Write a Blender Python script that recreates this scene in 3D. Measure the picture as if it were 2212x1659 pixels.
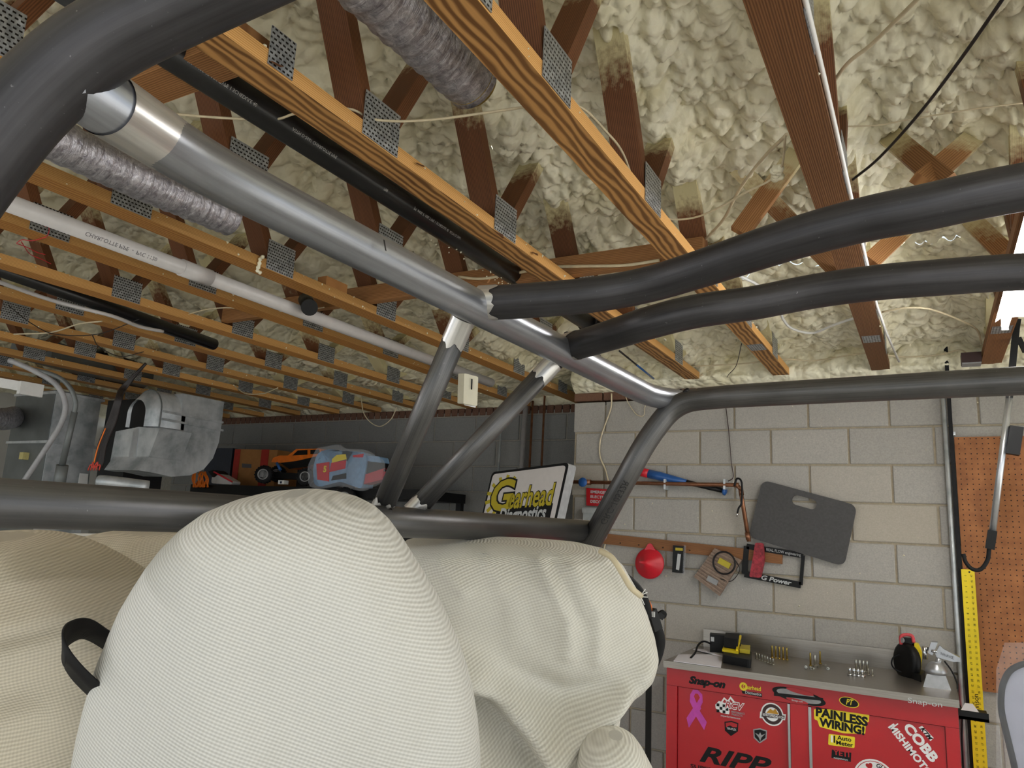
import bpy, bmesh, math, random
import numpy as np
from mathutils import Vector, Matrix, noise
random.seed(7); np.random.seed(7)
for o in list(bpy.data.objects): bpy.data.objects.remove(o, do_unlink=True)
SC = bpy.context.scene
COL = SC.collection

# ------------------------------------------------------------------ camera
CH = 1.58                       # eye height above the garage floor
F_PX, YAW, PITCH, ROLL = 1600.0, 0.517087, 0.190196, 0.049655
_cp, _sp = math.cos(PITCH), math.sin(PITCH)
FWD = Vector((-math.sin(YAW)*_cp, math.cos(YAW)*_cp, _sp))
_r = Vector((math.cos(YAW), math.sin(YAW), 0)); _u = _r.cross(FWD)
RGT = _r*math.cos(ROLL) + _u*math.sin(ROLL)
UP = -_r*math.sin(ROLL) + _u*math.cos(ROLL)
EYE = Vector((0, 0, CH))
cd = bpy.data.cameras.new('camera'); cam = bpy.data.objects.new('camera', cd); COL.objects.link(cam)
cd.sensor_width = 36.0; cd.lens = F_PX/2212*36.0; cd.clip_start = 0.02; cd.clip_end = 60
M = Matrix.Identity(4)
for i in range(3):
    M[i][0] = RGT[i]; M[i][1] = UP[i]; M[i][2] = -FWD[i]; M[i][3] = EYE[i]
cam.matrix_world = M
SC.camera = cam

# ------------------------------------------------------------------ light
SC.view_settings.view_transform = 'Standard'; SC.view_settings.look = 'None'
SC.view_settings.gamma = 1.0; SC.view_settings.use_curve_mapping = False
SC.view_settings.exposure = 0.45
wd = bpy.data.worlds.new('daylight'); SC.world = wd; wd.use_nodes = True
bg = wd.node_tree.nodes['Background']; bg.inputs[0].default_value = (0.78, 0.89, 1.0, 1); bg.inputs[1].default_value = 0.95
# high sun on the driveway outside the open garage door on the right: its bounce lifts the ceiling
sd = bpy.data.lights.new('sun', 'SUN'); sd.energy = 9.5; sd.angle = 0.02; sd.color = (1, .985, .96)
sun = bpy.data.objects.new('sun', sd); COL.objects.link(sun)
sun.rotation_euler = Vector((-0.60, 0.22, -0.77)).to_track_quat('-Z', 'Y').to_euler()

# ------------------------------------------------------------------ pixel rays (photo is 2212 x 1659)
def ray(x, y): return FWD + RGT*((x-1106)/F_PX) - UP*((y-829.5)/F_PX)
def at(x, y, d): return EYE + ray(x, y)*d                 # d = depth along the view axis, metres
def onY(x, y, Y): r = ray(x, y); return EYE + r*(Y/r.y)
def onX(x, y, X): r = ray(x, y); return EYE + r*(X/r.x)
def onZ(x, y, Z): r = ray(x, y); return EYE + r*(Z/r.z)   # Z measured from the eye

# ------------------------------------------------------------------ mesh helpers
ORG = {}
class MB:
    def __init__(s): s.v = []; s.f = []; s.uv = []; s.m = []; s.sm = []; s.mats = []; s.cur = 0; s.smooth = False
    def mat(s, m):
        if m not in s.mats: s.mats.append(m)
        s.cur = s.mats.index(m); return s
    def face(s, idx, uv=None):
        s.f.append(idx); s.m.append(s.cur); s.sm.append(s.smooth); s.uv.append(uv)
    def quad3(s, a, b, c, d, uv=None):
        n = len(s.v); s.v += [Vector(a), Vector(b), Vector(c), Vector(d)]; s.face((n, n+1, n+2, n+3), uv)
    def beam(s, p0, p1, w, h, up=(0,0,1), ou=None, bev=0):
        """box from p0 to p1; w across, h along up"""
        p0, p1 = Vector(p0), Vector(p1); t = (p1-p0); L = t.length; t.normalize()
        up = Vector(up); side = t.cross(up)
        if side.length < 1e-5: side = t.cross(Vector((1,0,0)))
        side.normalize(); u2 = side.cross(t).normalized()
        n = len(s.v); ou = random.random()*20 if ou is None else ou
        for p in (p0, p1):
            for a, b in ((-1,-1),(1,-1),(1,1),(-1,1)): s.v.append(p + side*(a*w/2) + u2*(b*h/2))
        per = [0, w, w+h, 2*w+h, 2*w+2*h]
        for k in range(4):
            k2 = (k+1) % 4
            s.face((n+k, n+k2, n+4+k2, n+4+k), [(ou, per[k]), (ou, per[k+1]), (ou+L, per[k+1]), (ou+L, per[k])])
        s.face((n+3, n+2, n+1, n), [(ou, 0), (ou, .01), (ou+.01, .01), (ou+.01, 0)])
        s.face((n+4, n+5, n+6, n+7), [(ou, 0), (ou, .01), (ou+.01, .01), (ou+.01, 0)])
        return s
    def box(s, c, sx, sy, sz, rz=0):
        c = Vector(c); d = Vector((math.cos(rz), math.sin(rz), 0))
        return s.beam(c - d*sx/2, c + d*sx/2, sy, sz)
    def prism(s, pts, ext, cap=True):
        """flat polygon (3D points) pushed along ext"""
        pts = [Vector(p) for p in pts]; ext = Vector(ext); n = len(s.v); k = len(pts)
        nm = Vector((0,0,0))
        for i in range(k): nm += pts[i].cross(pts[(i+1) % k])
        if nm.dot(ext) > 0: pts = pts[::-1]
        s.v += pts + [p + ext for p in pts]
        s.face(tuple(range(n, n+k)))
        s.face(tuple(range(n+2*k-1, n+k-1, -1)))
        for i in range(k):
            j = (i+1) % k; s.face((n+j, n+i, n+k+i, n+k+j))
        return s
    def tube(s, path, r, seg=16, caps=True, ou=0.0):
        path = [Vector(p) for p in path]; n0 = len(s.v); k = len(path)
        rr = r if isinstance(r, (list, tuple)) else [r]*k
        T = []
        for i in range(k):
            a = path[max(0, i-1)]; b = path[min(k-1, i+1)]; T.append((b-a).normalized())
        nrm = T[0].orthogonal().normalized(); Ls = [0]
        for i in range(1, k): Ls.append(Ls[-1] + (path[i]-path[i-1]).length)
        for i in range(k):
            if i:
                ax = T[i-1].cross(T[i])
                if ax.length > 1e-7: nrm = Matrix.Rotation(T[i-1].angle(T[i]), 3, ax.normalized()) @ nrm
            nrm = (nrm - T[i]*nrm.dot(T[i])).normalized(); bi = T[i].cross(nrm)
            for q in range(seg):
                a = 2*math.pi*q/seg; s.v.append(path[i] + (nrm*math.cos(a) + bi*math.sin(a))*rr[i])
        sm = s.smooth; s.smooth = True
        for i in range(k-1):
            for q in range(seg):
                q2 = (q+1) % seg; a = n0 + i*seg
                v0, v1 = q/seg, (q+1)/seg
                s.face((a+q, a+q2, a+seg+q2, a+seg+q), [(ou+Ls[i], v0), (ou+Ls[i], v1), (ou+Ls[i+1], v1), (ou+Ls[i+1], v0)])
        s.smooth = False
        if caps:
            s.face(tuple(n0+q for q in range(seg-1, -1, -1))); s.face(tuple(n0+(k-1)*seg+q for q in range(seg)))
        s.smooth = sm
        return s
    def lathe(s, prof, org, axis=(0,0,1), seg=20):
        """prof = [(r, t)] revolved about axis through org"""
        axis = Vector(axis).normalized(); org = Vector(org); x = axis.orthogonal().normalized(); y = axis.cross(x); n0 = len(s.v)
        for r, t in prof:
            for q in range(seg):
                a = 2*math.pi*q/seg; s.v.append(org + axis*t + (x*math.cos(a) + y*math.sin(a))*r)
        sm = s.smooth; s.smooth = True
        for i in range(len(prof)-1):
            for q in range(seg):
                q2 = (q+1) % seg; a = n0+i*seg; s.face((a+q, a+q2, a+seg+q2, a+seg+q))
        s.smooth = False
        s.face(tuple(n0+q for q in range(seg-1, -1, -1))); s.face(tuple(n0+(len(prof)-1)*seg+q for q in range(seg)))
        s.smooth = sm
        return s
    def mesh(s, name, org=(0,0,0)):
        org = Vector(org); me = bpy.data.meshes.new(name)
        me.from_pydata([tuple(v-org) for v in s.v], [], s.f)
        for m in s.mats: me.materials.append(m)
        me.polygons.foreach_set('material_index', s.m); me.polygons.foreach_set('use_smooth', s.sm)
        if any(u for u in s.uv):
            lay = me.uv_layers.new(name='uv')
            for p, u in zip(me.polygons, s.uv):
                if u:
                    for li, c in zip(p.loop_indices, u): lay.data[li].uv = c
        me.update()
        return me
    def build(s, name, parent=None, base=None):
        """link as one object; parent = root/part, base = origin when top-level"""
        if parent is not None: org = ORG.get(parent.name, Vector((0,0,0)))
        else:
            if base is None:
                xs = [v.x for v in s.v]; ys = [v.y for v in s.v]; zs = [v.z for v in s.v]
                base = Vector(((min(xs)+max(xs))/2, (min(ys)+max(ys))/2, min(zs)))
            org = Vector(base)
        o = bpy.data.objects.new(name, s.mesh(name, org)); COL.objects.link(o)
        if parent is not None: o.parent = parent
        else: o.location = org
        ORG[o.name] = org
        return o
def tag(o, label=None, cat=None, group=None, kind=None):
    if label: o['label'] = label
    if cat: o['category'] = cat
    if group: o['group'] = group
    if kind: o['kind'] = kind
    return o
def thing(name, label, cat, loc, group=None):
    o = bpy.data.objects.new(name, None); COL.objects.link(o); o.location = loc; o.empty_display_size = .1
    ORG[o.name] = Vector(loc); return tag(o, label, cat, group)
def spline(pts, n=6):
    """Catmull-Rom through pts"""
    P = [Vector(p) for p in pts]; out = []
    for i in range(len(P)-1):
        a = P[i-1] if i else P[0]*2-P[1]; b = P[i]; c = P[i+1]; d = P[i+2] if i+2 < len(P) else P[-1]*2-P[-2]
        for k in range(n):
            t = k/n
            out.append(.5*((2*b) + (c-a)*t + (2*a-5*b+4*c-d)*t*t + (3*b-a-3*c+d)*t**3))
    out.append(P[-1]); return out
def rounded(pts, rad, n=5):
    """round the corners of a 3D polygon"""
    P = [Vector(p) for p in pts]; out = []; k = len(P)
    for i in range(k):
        a, b, c = P[i-1], P[i], P[(i+1) % k]
        r = min(rad, (a-b).length*.45, (c-b).length*.45)
        s, e = b + (a-b).normalized()*r, b + (c-b).normalized()*r
        for q in range(n+1):
            t = q/n; out.append((1-t)**2*s + 2*t*(1-t)*b + t*t*e)
    return out
def text_into(mb, txt, org, xdir, ydir, size, mat, lift=.001, shear=0, bold=0.0, align='CENTER', stretch=1.0, wrap=None, fitw=None):
    """flat lettering as mesh faces; origin is the baseline centre"""
    cu = bpy.data.curves.new('lettering', 'FONT'); cu.body = txt; cu.size = size; cu.shear = shear; cu.offset = bold*size
    cu.align_x = align; cu.align_y = 'CENTER'; cu.extrude = 0; cu.resolution_u = 3
    ob = bpy.data.objects.new('lettering', cu); COL.objects.link(ob)
    dg = bpy.context.evaluated_depsgraph_get(); me = bpy.data.meshes.new_from_object(ob.evaluated_get(dg))
    x = Vector(xdir).normalized(); y = Vector(ydir).normalized(); z = x.cross(y); org = Vector(org)
    mb.mat(mat); n = len(mb.v)
    if fitw and len(me.vertices):
        xs = [v.co.x for v in me.vertices]; stretch = fitw/max(1e-6, max(xs)-min(xs))
    for v in me.vertices:
        if wrap: mb.v.append(wrap(v.co.x*stretch, v.co.y))
        else: mb.v.append(org + x*(v.co.x*stretch) + y*v.co.y + z*lift)
    for p in me.polygons: mb.face(tuple(n+i for i in p.vertices))
    bpy.data.objects.remove(ob); bpy.data.curves.remove(cu); bpy.data.meshes.remove(me)
def linkcopy(me, name, parent, loc, scale=(1,1,1), rot=None):
    o = bpy.data.objects.new(name, me); COL.objects.link(o); o.parent = parent
    o.location = Vector(loc) - ORG.get(parent.name, Vector((0,0,0))); o.scale = scale
    if rot is not None: o.rotation_euler = rot
    ORG[o.name] = ORG.get(parent.name, Vector((0,0,0)))
    return o

# ------------------------------------------------------------------ materials
def S(r, g, b):
    f = lambda c: (c/255/12.92) if c/255 <= .04045 else ((c/255+.055)/1.055)**2.4
    return (f(r), f(g), f(b), 1)
class NT:
    def __init__(s, name):
        s.m = bpy.data.materials.new(name); s.m.use_nodes = True; s.t = s.m.node_tree; s.n = s.t.nodes; s.b = s.n['Principled BSDF']
    def add(s, t, **k):
        x = s.n.new(t)
        for a, v in k.items():
            if a.startswith('i_'): x.inputs[a[2:].replace('_', ' ')].default_value = v
            else: setattr(x, a, v)
        return x
    def lk(s, a, b): s.t.links.new(a, b)
    def coord(s, kind, scale=(1,1,1), rot=(0,0,0)):
        c = s.add('ShaderNodeTexCoord'); m = s.add('ShaderNodeMapping'); m.inputs['Scale'].default_value = scale; m.inputs['Rotation'].default_value = rot
        s.lk(c.outputs[kind], m.inputs[0]); return m.outputs[0]
    def noise(s, vec, scale, detail=4, rough=.55, dist=0):
        x = s.add('ShaderNodeTexNoise'); x.inputs['Scale'].default_value = scale; x.inputs['Detail'].default_value = detail
        x.inputs['Roughness'].default_value = rough; x.inputs['Distortion'].default_value = dist
        if vec is not None: s.lk(vec, x.inputs['Vector'])
        return x.outputs['Fac']
    def ramp(s, fac, stops):
        x = s.add('ShaderNodeValToRGB'); e = x.color_ramp.elements
        while len(e) < len(stops): e.new(.5)
        for q, (p, c) in zip(e, stops): q.position = p; q.color = c
        s.lk(fac, x.inputs[0]); return x.outputs[0]
    def mix(s, fac, a, b, mode='MIX'):
        x = s.add('ShaderNodeMix', data_type='RGBA', blend_type=mode)
        for v, i in ((fac, 0), (a, 6), (b, 7)):
            if isinstance(v, (int, float, tuple)): x.inputs[i].default_value = v
            else: s.lk(v, x.inputs[i])
        return x.outputs[2]
    def math(s, op, a, b=0.0, c=0.0):
        x = s.add('ShaderNodeMath', operation=op)
        for i, v in enumerate((a, b, c)):
            if isinstance(v, (int, float)): x.inputs[i].default_value = v
            else: s.lk(v, x.inputs[i])
        return x.outputs[0]
    def bump(s, h, st=.3, dist=.01):
        x = s.add('ShaderNodeBump'); x.inputs['Strength'].default_value = st; x.inputs['Distance'].default_value = dist
        s.lk(h, x.inputs['Height']); s.lk(x.outputs[0], s.b.inputs['Normal'])
    def out(s, col=None, rough=.5, metal=0.0, spec=None):
        if col is not None:
            if isinstance(col, tuple): s.b.inputs['Base Color'].default_value = col
            else: s.lk(col, s.b.inputs['Base Color'])
        if isinstance(rough, (int, float)): s.b.inputs['Roughness'].default_value = rough
        else: s.lk(rough, s.b.inputs['Roughness'])
        s.b.inputs['Metallic'].default_value = metal
        if spec is not None: s.b.inputs['Specular IOR Level'].default_value = spec
        return s.m
def plain(name, rgb, rough=.5, metal=0.0, var=.12, scale=30, spec=None):
    """painted / moulded surface with a little procedural unevenness"""
    t = NT(name); c = S(*rgb); v = t.coord('Object'); n = t.noise(v, scale, 3)
    lo = tuple(x*(1-var) for x in c[:3])+(1,); hi = tuple(min(1, x*(1+var)) for x in c[:3])+(1,)
    return t.out(t.ramp(n, [(.3, lo), (.7, hi)]), rough, metal, spec)
def wood(name, light, dark, vs=28, us=.9, mixn=.5, overspray=None, dist=3.0, stain=None):
    t = NT(name); oi = t.add('ShaderNodeObjectInfo')
    tc = t.add('ShaderNodeTexCoord'); mp = t.add('ShaderNodeMapping'); mp.inputs['Scale'].default_value = (us, vs, 1)
    t.lk(tc.outputs['UV'], mp.inputs[0])
    cb = t.add('ShaderNodeCombineXYZ'); t.lk(t.math('MULTIPLY', oi.outputs['Random'], 37.0), cb.inputs[0]); t.lk(t.math('MULTIPLY', oi.outputs['Random'], 11.0), cb.inputs[1])
    t.lk(cb.outputs[0], mp.inputs['Location'])
    w = t.add('ShaderNodeTexWave', bands_direction='Y'); w.inputs['Scale'].default_value = 1.0; w.inputs['Distortion'].default_value = dist
    w.inputs['Detail'].default_value = 2; w.inputs['Detail Scale'].default_value = 1.1; t.lk(mp.outputs[0], w.inputs['Vector'])
    m2 = t.add('ShaderNodeMapping'); m2.inputs['Scale'].default_value = (3, 160, 1); t.lk(tc.outputs['UV'], m2.inputs[0])
    fine = t.noise(m2.outputs[0], 1.0, 3); big = t.noise(mp.outputs[0], .7, 2)
    c = t.ramp(w.outputs['Fac'], [(.15, S(*light)), (.85, S(*dark))])
    c = t.mix(t.math('MULTIPLY', fine, mixn), c, S(*[int(x*.62) for x in dark]))
    c = t.mix(t.math('MULTIPLY', big, .35), c, S(*[min(255, int(x*1.08)) for x in light]))
    hs = t.add('ShaderNodeHueSaturation'); t.lk(c, hs.inputs['Color']); t.lk(t.math('MULTIPLY_ADD', oi.outputs['Random'], .4, .8), hs.inputs['Value']); c = hs.outputs[0]
    if overspray:
        g = t.add('ShaderNodeNewGeometry'); sp = t.add('ShaderNodeSeparateXYZ'); t.lk(g.outputs['Position'], sp.inputs[0])
        n = t.noise(g.outputs['Position'], 60, 4); n2 = t.noise(g.outputs['Position'], 4, 2)
        # foam overspray that reached the upper part of the member
        hgt = t.math('SUBTRACT', t.math('MULTIPLY_ADD', sp.outputs[1], .15, sp.outputs[2]), CH+1.62)
        fac = t.math('ADD', t.math('MULTIPLY', hgt, 5.5), t.math('ADD', t.math('MULTIPLY', n, .7), t.math('MULTIPLY', n2, 1.3)))
        c = t.mix(t.ramp(fac, [(.35, (0,0,0,1)), (.8, (1,1,1,1))]), c, S(*overspray))
    t.bump(t.math('ADD', fine, w.outputs['Fac']), .12, .002)
    return t.out(c, .62, 0, .3)
def steel(name, rgb, rough, metal, streak=.25, vs=1.0):
    t = NT(name); tc = t.add('ShaderNodeTexCoord'); mp = t.add('ShaderNodeMapping'); mp.inputs['Scale'].default_value = (5, 26*vs, 1); t.lk(tc.outputs['UV'], mp.inputs[0])
    n = t.noise(mp.outputs[0], 1, 5, .6); ob = t.coord('Object'); n2 = t.noise(ob, 9, 4); n3 = t.noise(ob, 260, 2)
    c0 = S(*rgb); lo = tuple(x*(1-streak) for x in c0[:3])+(1,); hi = tuple(min(1, x*(1+streak)) for x in c0[:3])+(1,)
    c = t.ramp(t.math('ADD', t.math('MULTIPLY', n, .6), t.math('MULTIPLY', n2, .4)), [(.36, lo), (.64, hi)])
    sc = t.ramp(n3, [(.73, (0,0,0,1)), (.78, (1,1,1,1))]); c = t.mix(t.math('MULTIPLY', sc, .25), c, (.5,.5,.5,1))
    r = t.math('MULTIPLY_ADD', n, .22, rough-.1)
    return t.out(c, r, metal)
def emis(name, rgb, st):
    t = NT(name); t.b.inputs['Emission Color'].default_value = rgb+(1,); t.b.inputs['Emission Strength'].default_value = st
    return t.out((.9,.9,.9,1), .4)

M_CHORD = wood('pine_chord', (214,158,86), (160,98,42), 22, 3.0, .35, dist=4)
M_CHORDB = wood('pine_chord_bold_grain', (190,142,86), (86,52,26), 14, 4.0, .25, dist=7)
M_CHORDE = wood('pine_edge_grain', (222,174,108), (184,128,68), 62, .4, .3, dist=1.2)
M_CHORDC = wood('brown_chord', (150,104,66), (100,64,38), 60, 1.2, .5, dist=4)
M_WEB = wood('redwood_web', (130,84,52), (88,54,33), 60, .7, .45, overspray=(214,204,160))
M_BRACE = wood('brown_brace', (176,128,82), (128,86,52), 50, .8, .4, overspray=(200,188,146))
def foam_mat():
    t = NT('spray_foam'); v = t.coord('Object'); n = t.noise(v, 22, 4, .55); n2 = t.noise(v, 2.2, 3)
    vo = t.add('ShaderNodeTexVoronoi', feature='SMOOTH_F1'); vo.inputs['Scale'].default_value = 30; vo.inputs['Smoothness'].default_value = .35
    wv = t.add('ShaderNodeMix', data_type='VECTOR'); wv.inputs[0].default_value = .06; t.lk(v, wv.inputs[4])
    nt = t.add('ShaderNodeTexNoise'); nt.inputs['Scale'].default_value = 9; t.lk(v, nt.inputs['Vector']); t.lk(nt.outputs['Color'], wv.inputs[5]); t.lk(wv.outputs[1], vo.inputs['Vector'])
    c = t.ramp(n2, [(.3, S(236,229,196)), (.55, S(244,240,218)), (.8, S(240,230,186))])
    c = t.mix(t.math('MULTIPLY', n, .25), c, S(226,214,170))
    t.bump(t.math('SUBTRACT', t.math('MULTIPLY', n, .4), vo.outputs['Distance']), .8, .016)
    return t.out(c, .5, 0, .4)
M_FOAM = foam_mat()
def plate_mat():
    t = NT('galvanised_nail_plate'); tc = t.add('ShaderNodeTexCoord'); sp = t.add('ShaderNodeSeparateXYZ'); t.lk(tc.outputs['UV'], sp.inputs[0])
    row = t.math('FLOOR', t.math('MULTIPLY', sp.outputs[1], 1/.0115))
    fu = t.math('FRACT', t.math('ADD', t.math('MULTIPLY', sp.outputs[0], 1/.0125), t.math('MULTIPLY', row, .5)))
    fv = t.math('FRACT', t.math('MULTIPLY', sp.outputs[1], 1/.0115))
    slot = t.math('MULTIPLY', t.math('LESS_THAN', t.math('ABSOLUTE', t.math('SUBTRACT', fu, .5)), .3), t.math('LESS_THAN', t.math('ABSOLUTE', t.math('SUBTRACT', fv, .5)), .2))
    n = t.noise(t.coord('Object'), 60, 4)
    c = t.ramp(n, [(.3, S(136,140,146)), (.7, S(204,208,212))])
    c = t.mix(slot, c, S(38,34,32)); t.bump(t.math('SUBTRACT', n, slot), .5, .002)
    return t.out(c, .38, .6)
M_PLATE = plate_mat()
def block_mat(name, a, b, tint, sc=1.0):
    t = NT(name); oi = t.add('ShaderNodeObjectInfo'); v = t.coord('Object'); g = t.add('ShaderNodeNewGeometry')
    n = t.noise(g.outputs['Position'], 130, 4, .65); n2 = t.noise(g.outputs['Position'], 5, 3)
    c = t.ramp(n, [(.25, S(*a)), (.75, S(*b))])
    c = t.mix(t.math('MULTIPLY', n2, .3), c, S(*[int(x*.85) for x in a]))
    tf = t.ramp(oi.outputs['Random'], [(.80, (0,0,0,1)), (.98, (1,1,1,1))]); c = t.mix(t.math('MULTIPLY', tf, .34), c, S(*tint))
    hs = t.add('ShaderNodeHueSaturation'); t.lk(c, hs.inputs['Color']); t.lk(t.math('MULTIPLY_ADD', oi.outputs['Random'],   .12, .94), hs.inputs['Value'])
    t.bump(n, .35, .004); return t.out(hs.outputs[0], .85, 0, .2)
M_BLOCK = block_mat('concrete_block', (160,157,151), (188,184,176), (184,170,144))
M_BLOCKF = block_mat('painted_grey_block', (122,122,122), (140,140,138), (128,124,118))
M_MORTAR = plain('mortar', (176,164,142), .9, 0, .12, 60)
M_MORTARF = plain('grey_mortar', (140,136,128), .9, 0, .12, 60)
M_BRICK = block_mat('red_brown_brick', (92,66,56), (122,92,76), (140,104,80))
M_FLOOR = plain('concrete_floor', (172,169,162), .7, 0, .12, 4)
M_PLASTER = plain('pale_wall_paint', (186,184,178), .85, 0, .06, 5)
M_TUBE_L = steel('sanded_steel_tube', (158,161,169), .32, .85, .2)
M_TUBE_D = steel('mill_scale_tube', (62,61,64), .42, .55, .35)
M_TUBE_M = steel('weathered_steel_tube', (98,97,97), .40, .7, .35, 2)
M_TUBE_R = steel('lower_rail_tube', (88,87,88), .36, .7, .22)
M_BRIGHT = steel('ground_steel', (202,200,197), .30, .7, .2)
M_WELD = plain('weld_bead', (52,50,50), .35, .8, .4, 200)
M_BLACKMARK = plain('marker_ink', (18,18,20), .7)
M_GALV = NT('galvanised_sheet')
_n = M_GALV.noise(M_GALV.coord('Object'), 7, 4, .6); M_GALV = M_GALV.out(M_GALV.ramp(_n, [(.35, S(160,167,171)), (.5, S(192,197,200)), (.7, S(216,219,221))]), .42, .45)
M_GALVD = plain('grey_duct_sheet', (112,116,116), .5, .4, .15, 6)
M_BLACK = plain('black_plastic', (13,13,14), .5, 0, .12, 30, .3)
M_RUBBER = plain('black_rubber', (20,20,22), .7, 0, .12, 30, .3)
M_ABS = plain('black_pipe', (16,16,18), .32, 0, .3, 12)
M_PVC = plain('white_pvc', (206,202,200), .35, 0, .05, 20)
M_INKW = plain('white_print', (190,192,192), .6, 0, .02)
M_INKG = plain('grey_print', (96,94,98), .6, 0, .02)
M_WHITE = plain('white_paint', (236,236,234), .45, 0, .04)
M_CREAMW = plain('cream_cable', (214,200,168), .5, 0, .1)
M_WIREB = plain('black_cable', (34,28,28), .5)
M_WIREG = plain('grey_cable', (150,150,152), .45)
M_COPPER = plain('copper_pipe', (150,104,78), .38, .8, .25, 25)
M_RED = plain('red_paint', (178,22,30), .32, 0, .05, 6, .6)
M_REDP = plain('red_plastic', (206,30,46), .38, 0, .08, 20)
M_STAIN = NT('stainless_top')
_v = M_STAIN.coord('Object', (2, 90, 90)); M_STAIN = M_STAIN.out(M_STAIN.ramp(M_STAIN.noise(_v, 3, 4), [(.3, S(146,140,132)), (.7, S(164,158,150))]), .33, .85)
M_CHROME = plain('bright_chrome', (214,216,220), .2, 1.0, .05)
M_ALU = plain('aluminium_rod', (206,210,216), .3, .8, .06)
M_YELLOW = plain('yellow_ruler', (240,212,20), .5, 0, .04)
M_YEL2 = plain('yellow_print', (238,216,40), .5, 0, .03)
M_GOLD = plain('mustard_print', (186,168,34), .5, 0, .04)
M_BLUE = plain('blue_paint', (40,92,160), .35)
M_NAVY = plain('navy_paint', (34,42,62), .3)
M_ORANGE = plain('orange_body', (238,120,24), .35)
M_LBLUE = plain('pale_blue_body', (134,172,208), .25)
M_CARD = plain('cardboard', (176,124,72), .8, 0, .1, 14)
M_MAT = plain('charcoal_foam_mat', (78,77,77), .9, 0, .12, 90)
M_PINK = plain('pink_ribbon', (196,70,170), .5)
M_ZINC = plain('zinc_bolt', (188,186,176), .3, .9, .1)
M_BRASS = plain('yellow_zinc_bolt', (196,170,92), .3, .9, .1)
M_GREY = plain('grey_print_ink', (150,150,150), .5)
M_BROWNP = plain('brown_plastic', (52,28,26), .35)
M_CAST = plain('cast_aluminium', (176,178,182), .35, .75, .1, 30)
M_PAPER = plain('paper', (232,230,236), .8, 0, .03)
M_INSUL = plain('yellow_insulation', (150,126,50), .95, 0, .3, 60)
def foil_mat():
    t = NT('foil_duct_jacket'); tc = t.add('ShaderNodeTexCoord'); mp = t.add('ShaderNodeMapping'); mp.inputs['Scale'].default_value = (42, 2, 1); t.lk(tc.outputs['UV'], mp.inputs[0])
    n = t.noise(mp.outputs[0], 1, 4, .6, 1.2); n2 = t.noise(t.coord('Object'), 60, 5, .7, .6)
    c = t.ramp(n2, [(.3, S(128,124,132)), (.6, S(196,194,200)), (.8, S(232,230,232))])
    t.bump(t.math('ADD', n, t.math('MULTIPLY', n2, .6)), .6, .010); return t.out(c, .3, .7)
M_FOIL = foil_mat()
def peg_mat():
    t = NT('pegboard_hardboard'); tc = t.add('ShaderNodeTexCoord'); sp = t.add('ShaderNodeSeparateXYZ'); t.lk(tc.outputs['Object'], sp.inputs[0])
    a = t.math('SUBTRACT', t.math('FRACT', t.math('MULTIPLY', sp.outputs[0], 1/.0254)), .5)
    b = t.math('SUBTRACT', t.math('FRACT', t.math('MULTIPLY', sp.outputs[2], 1/.0254)), .5)
    d = t.math('ADD', t.math('MULTIPLY', a, a), t.math('MULTIPLY', b, b)); hole = t.math('LESS_THAN', d, .0135)
    n = t.noise(tc.outputs['Object'], 14, 4); c = t.ramp(n, [(.3, S(136,86,50)), (.7, S(168,110,66))])
    return t.out(t.mix(hole, c, S(40,24,16)), .6, 0, .3)
M_PEG = peg_mat()
def weave_mat(name, a, b, pitch=.0032, ang=-.42):
    t = NT(name); tc = t.add('ShaderNodeTexCoord'); mp = t.add('ShaderNodeMapping'); mp.inputs['Rotation'].default_value = (0, 0, ang); t.lk(tc.outputs['UV'], mp.inputs[0])
    sp = t.add('ShaderNodeSeparateXYZ'); t.lk(mp.outputs[0], sp.inputs[0]); k = 2*math.pi/pitch
    s1 = t.math('SINE', t.math('MULTIPLY', sp.outputs[1], k)); s2 = t.math('SINE', t.math('MULTIPLY', sp.outputs[0], k*.9))
    w = t.math('MULTIPLY_ADD', s1, .36, t.math('MULTIPLY_ADD', s2, .14, .5))
    ob = t.coord('Object'); n = t.noise(ob, 5, 4); dirt = t.noise(ob, 3.1, 5, .7)
    c = t.mix(w, S(*b), S(*a)); c = t.mix(t.math('MULTIPLY', t.ramp(dirt, [(.5, (0,0,0,1)), (.75, (1,1,1,1))]), .30), c, S(172,166,152))
    c = t.mix(t.math('MULTIPLY', n, .12), c, S(214,208,190))
    t.bump(w, .55, .0012); return t.out(c, .62, 0, .35)
M_WEAVE = weave_mat('ivory_glass_fibre_blanket', (225,224,221), (188,187,182))
M_WEAVE2 = weave_mat('ivory_glass_fibre_blanket_fine', (228,226,218), (196,193,183), .0042, .35)
M_WEAVE_SHADE = weave_mat('shaded_glass_fibre_blanket', (210,201,183), (172,163,145), .0034, .2)  # the ivory blanket with warm shade put into its colour
def clear_mat():
    t = NT('clear_plastic_film'); t.b.inputs['Transmission Weight'].default_value = .0; t.b.inputs['Alpha'].default_value = .13
    n = t.noise(t.coord('Object'), 18, 4, .6, 1); t.bump(n, .8, .01); return t.out((.85,.87,.92,1), .12, 0, .8)
M_FILM = clear_mat()
M_GLOW = emis('fluorescent_tube_glow', (1, .985, .97), 42)

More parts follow.
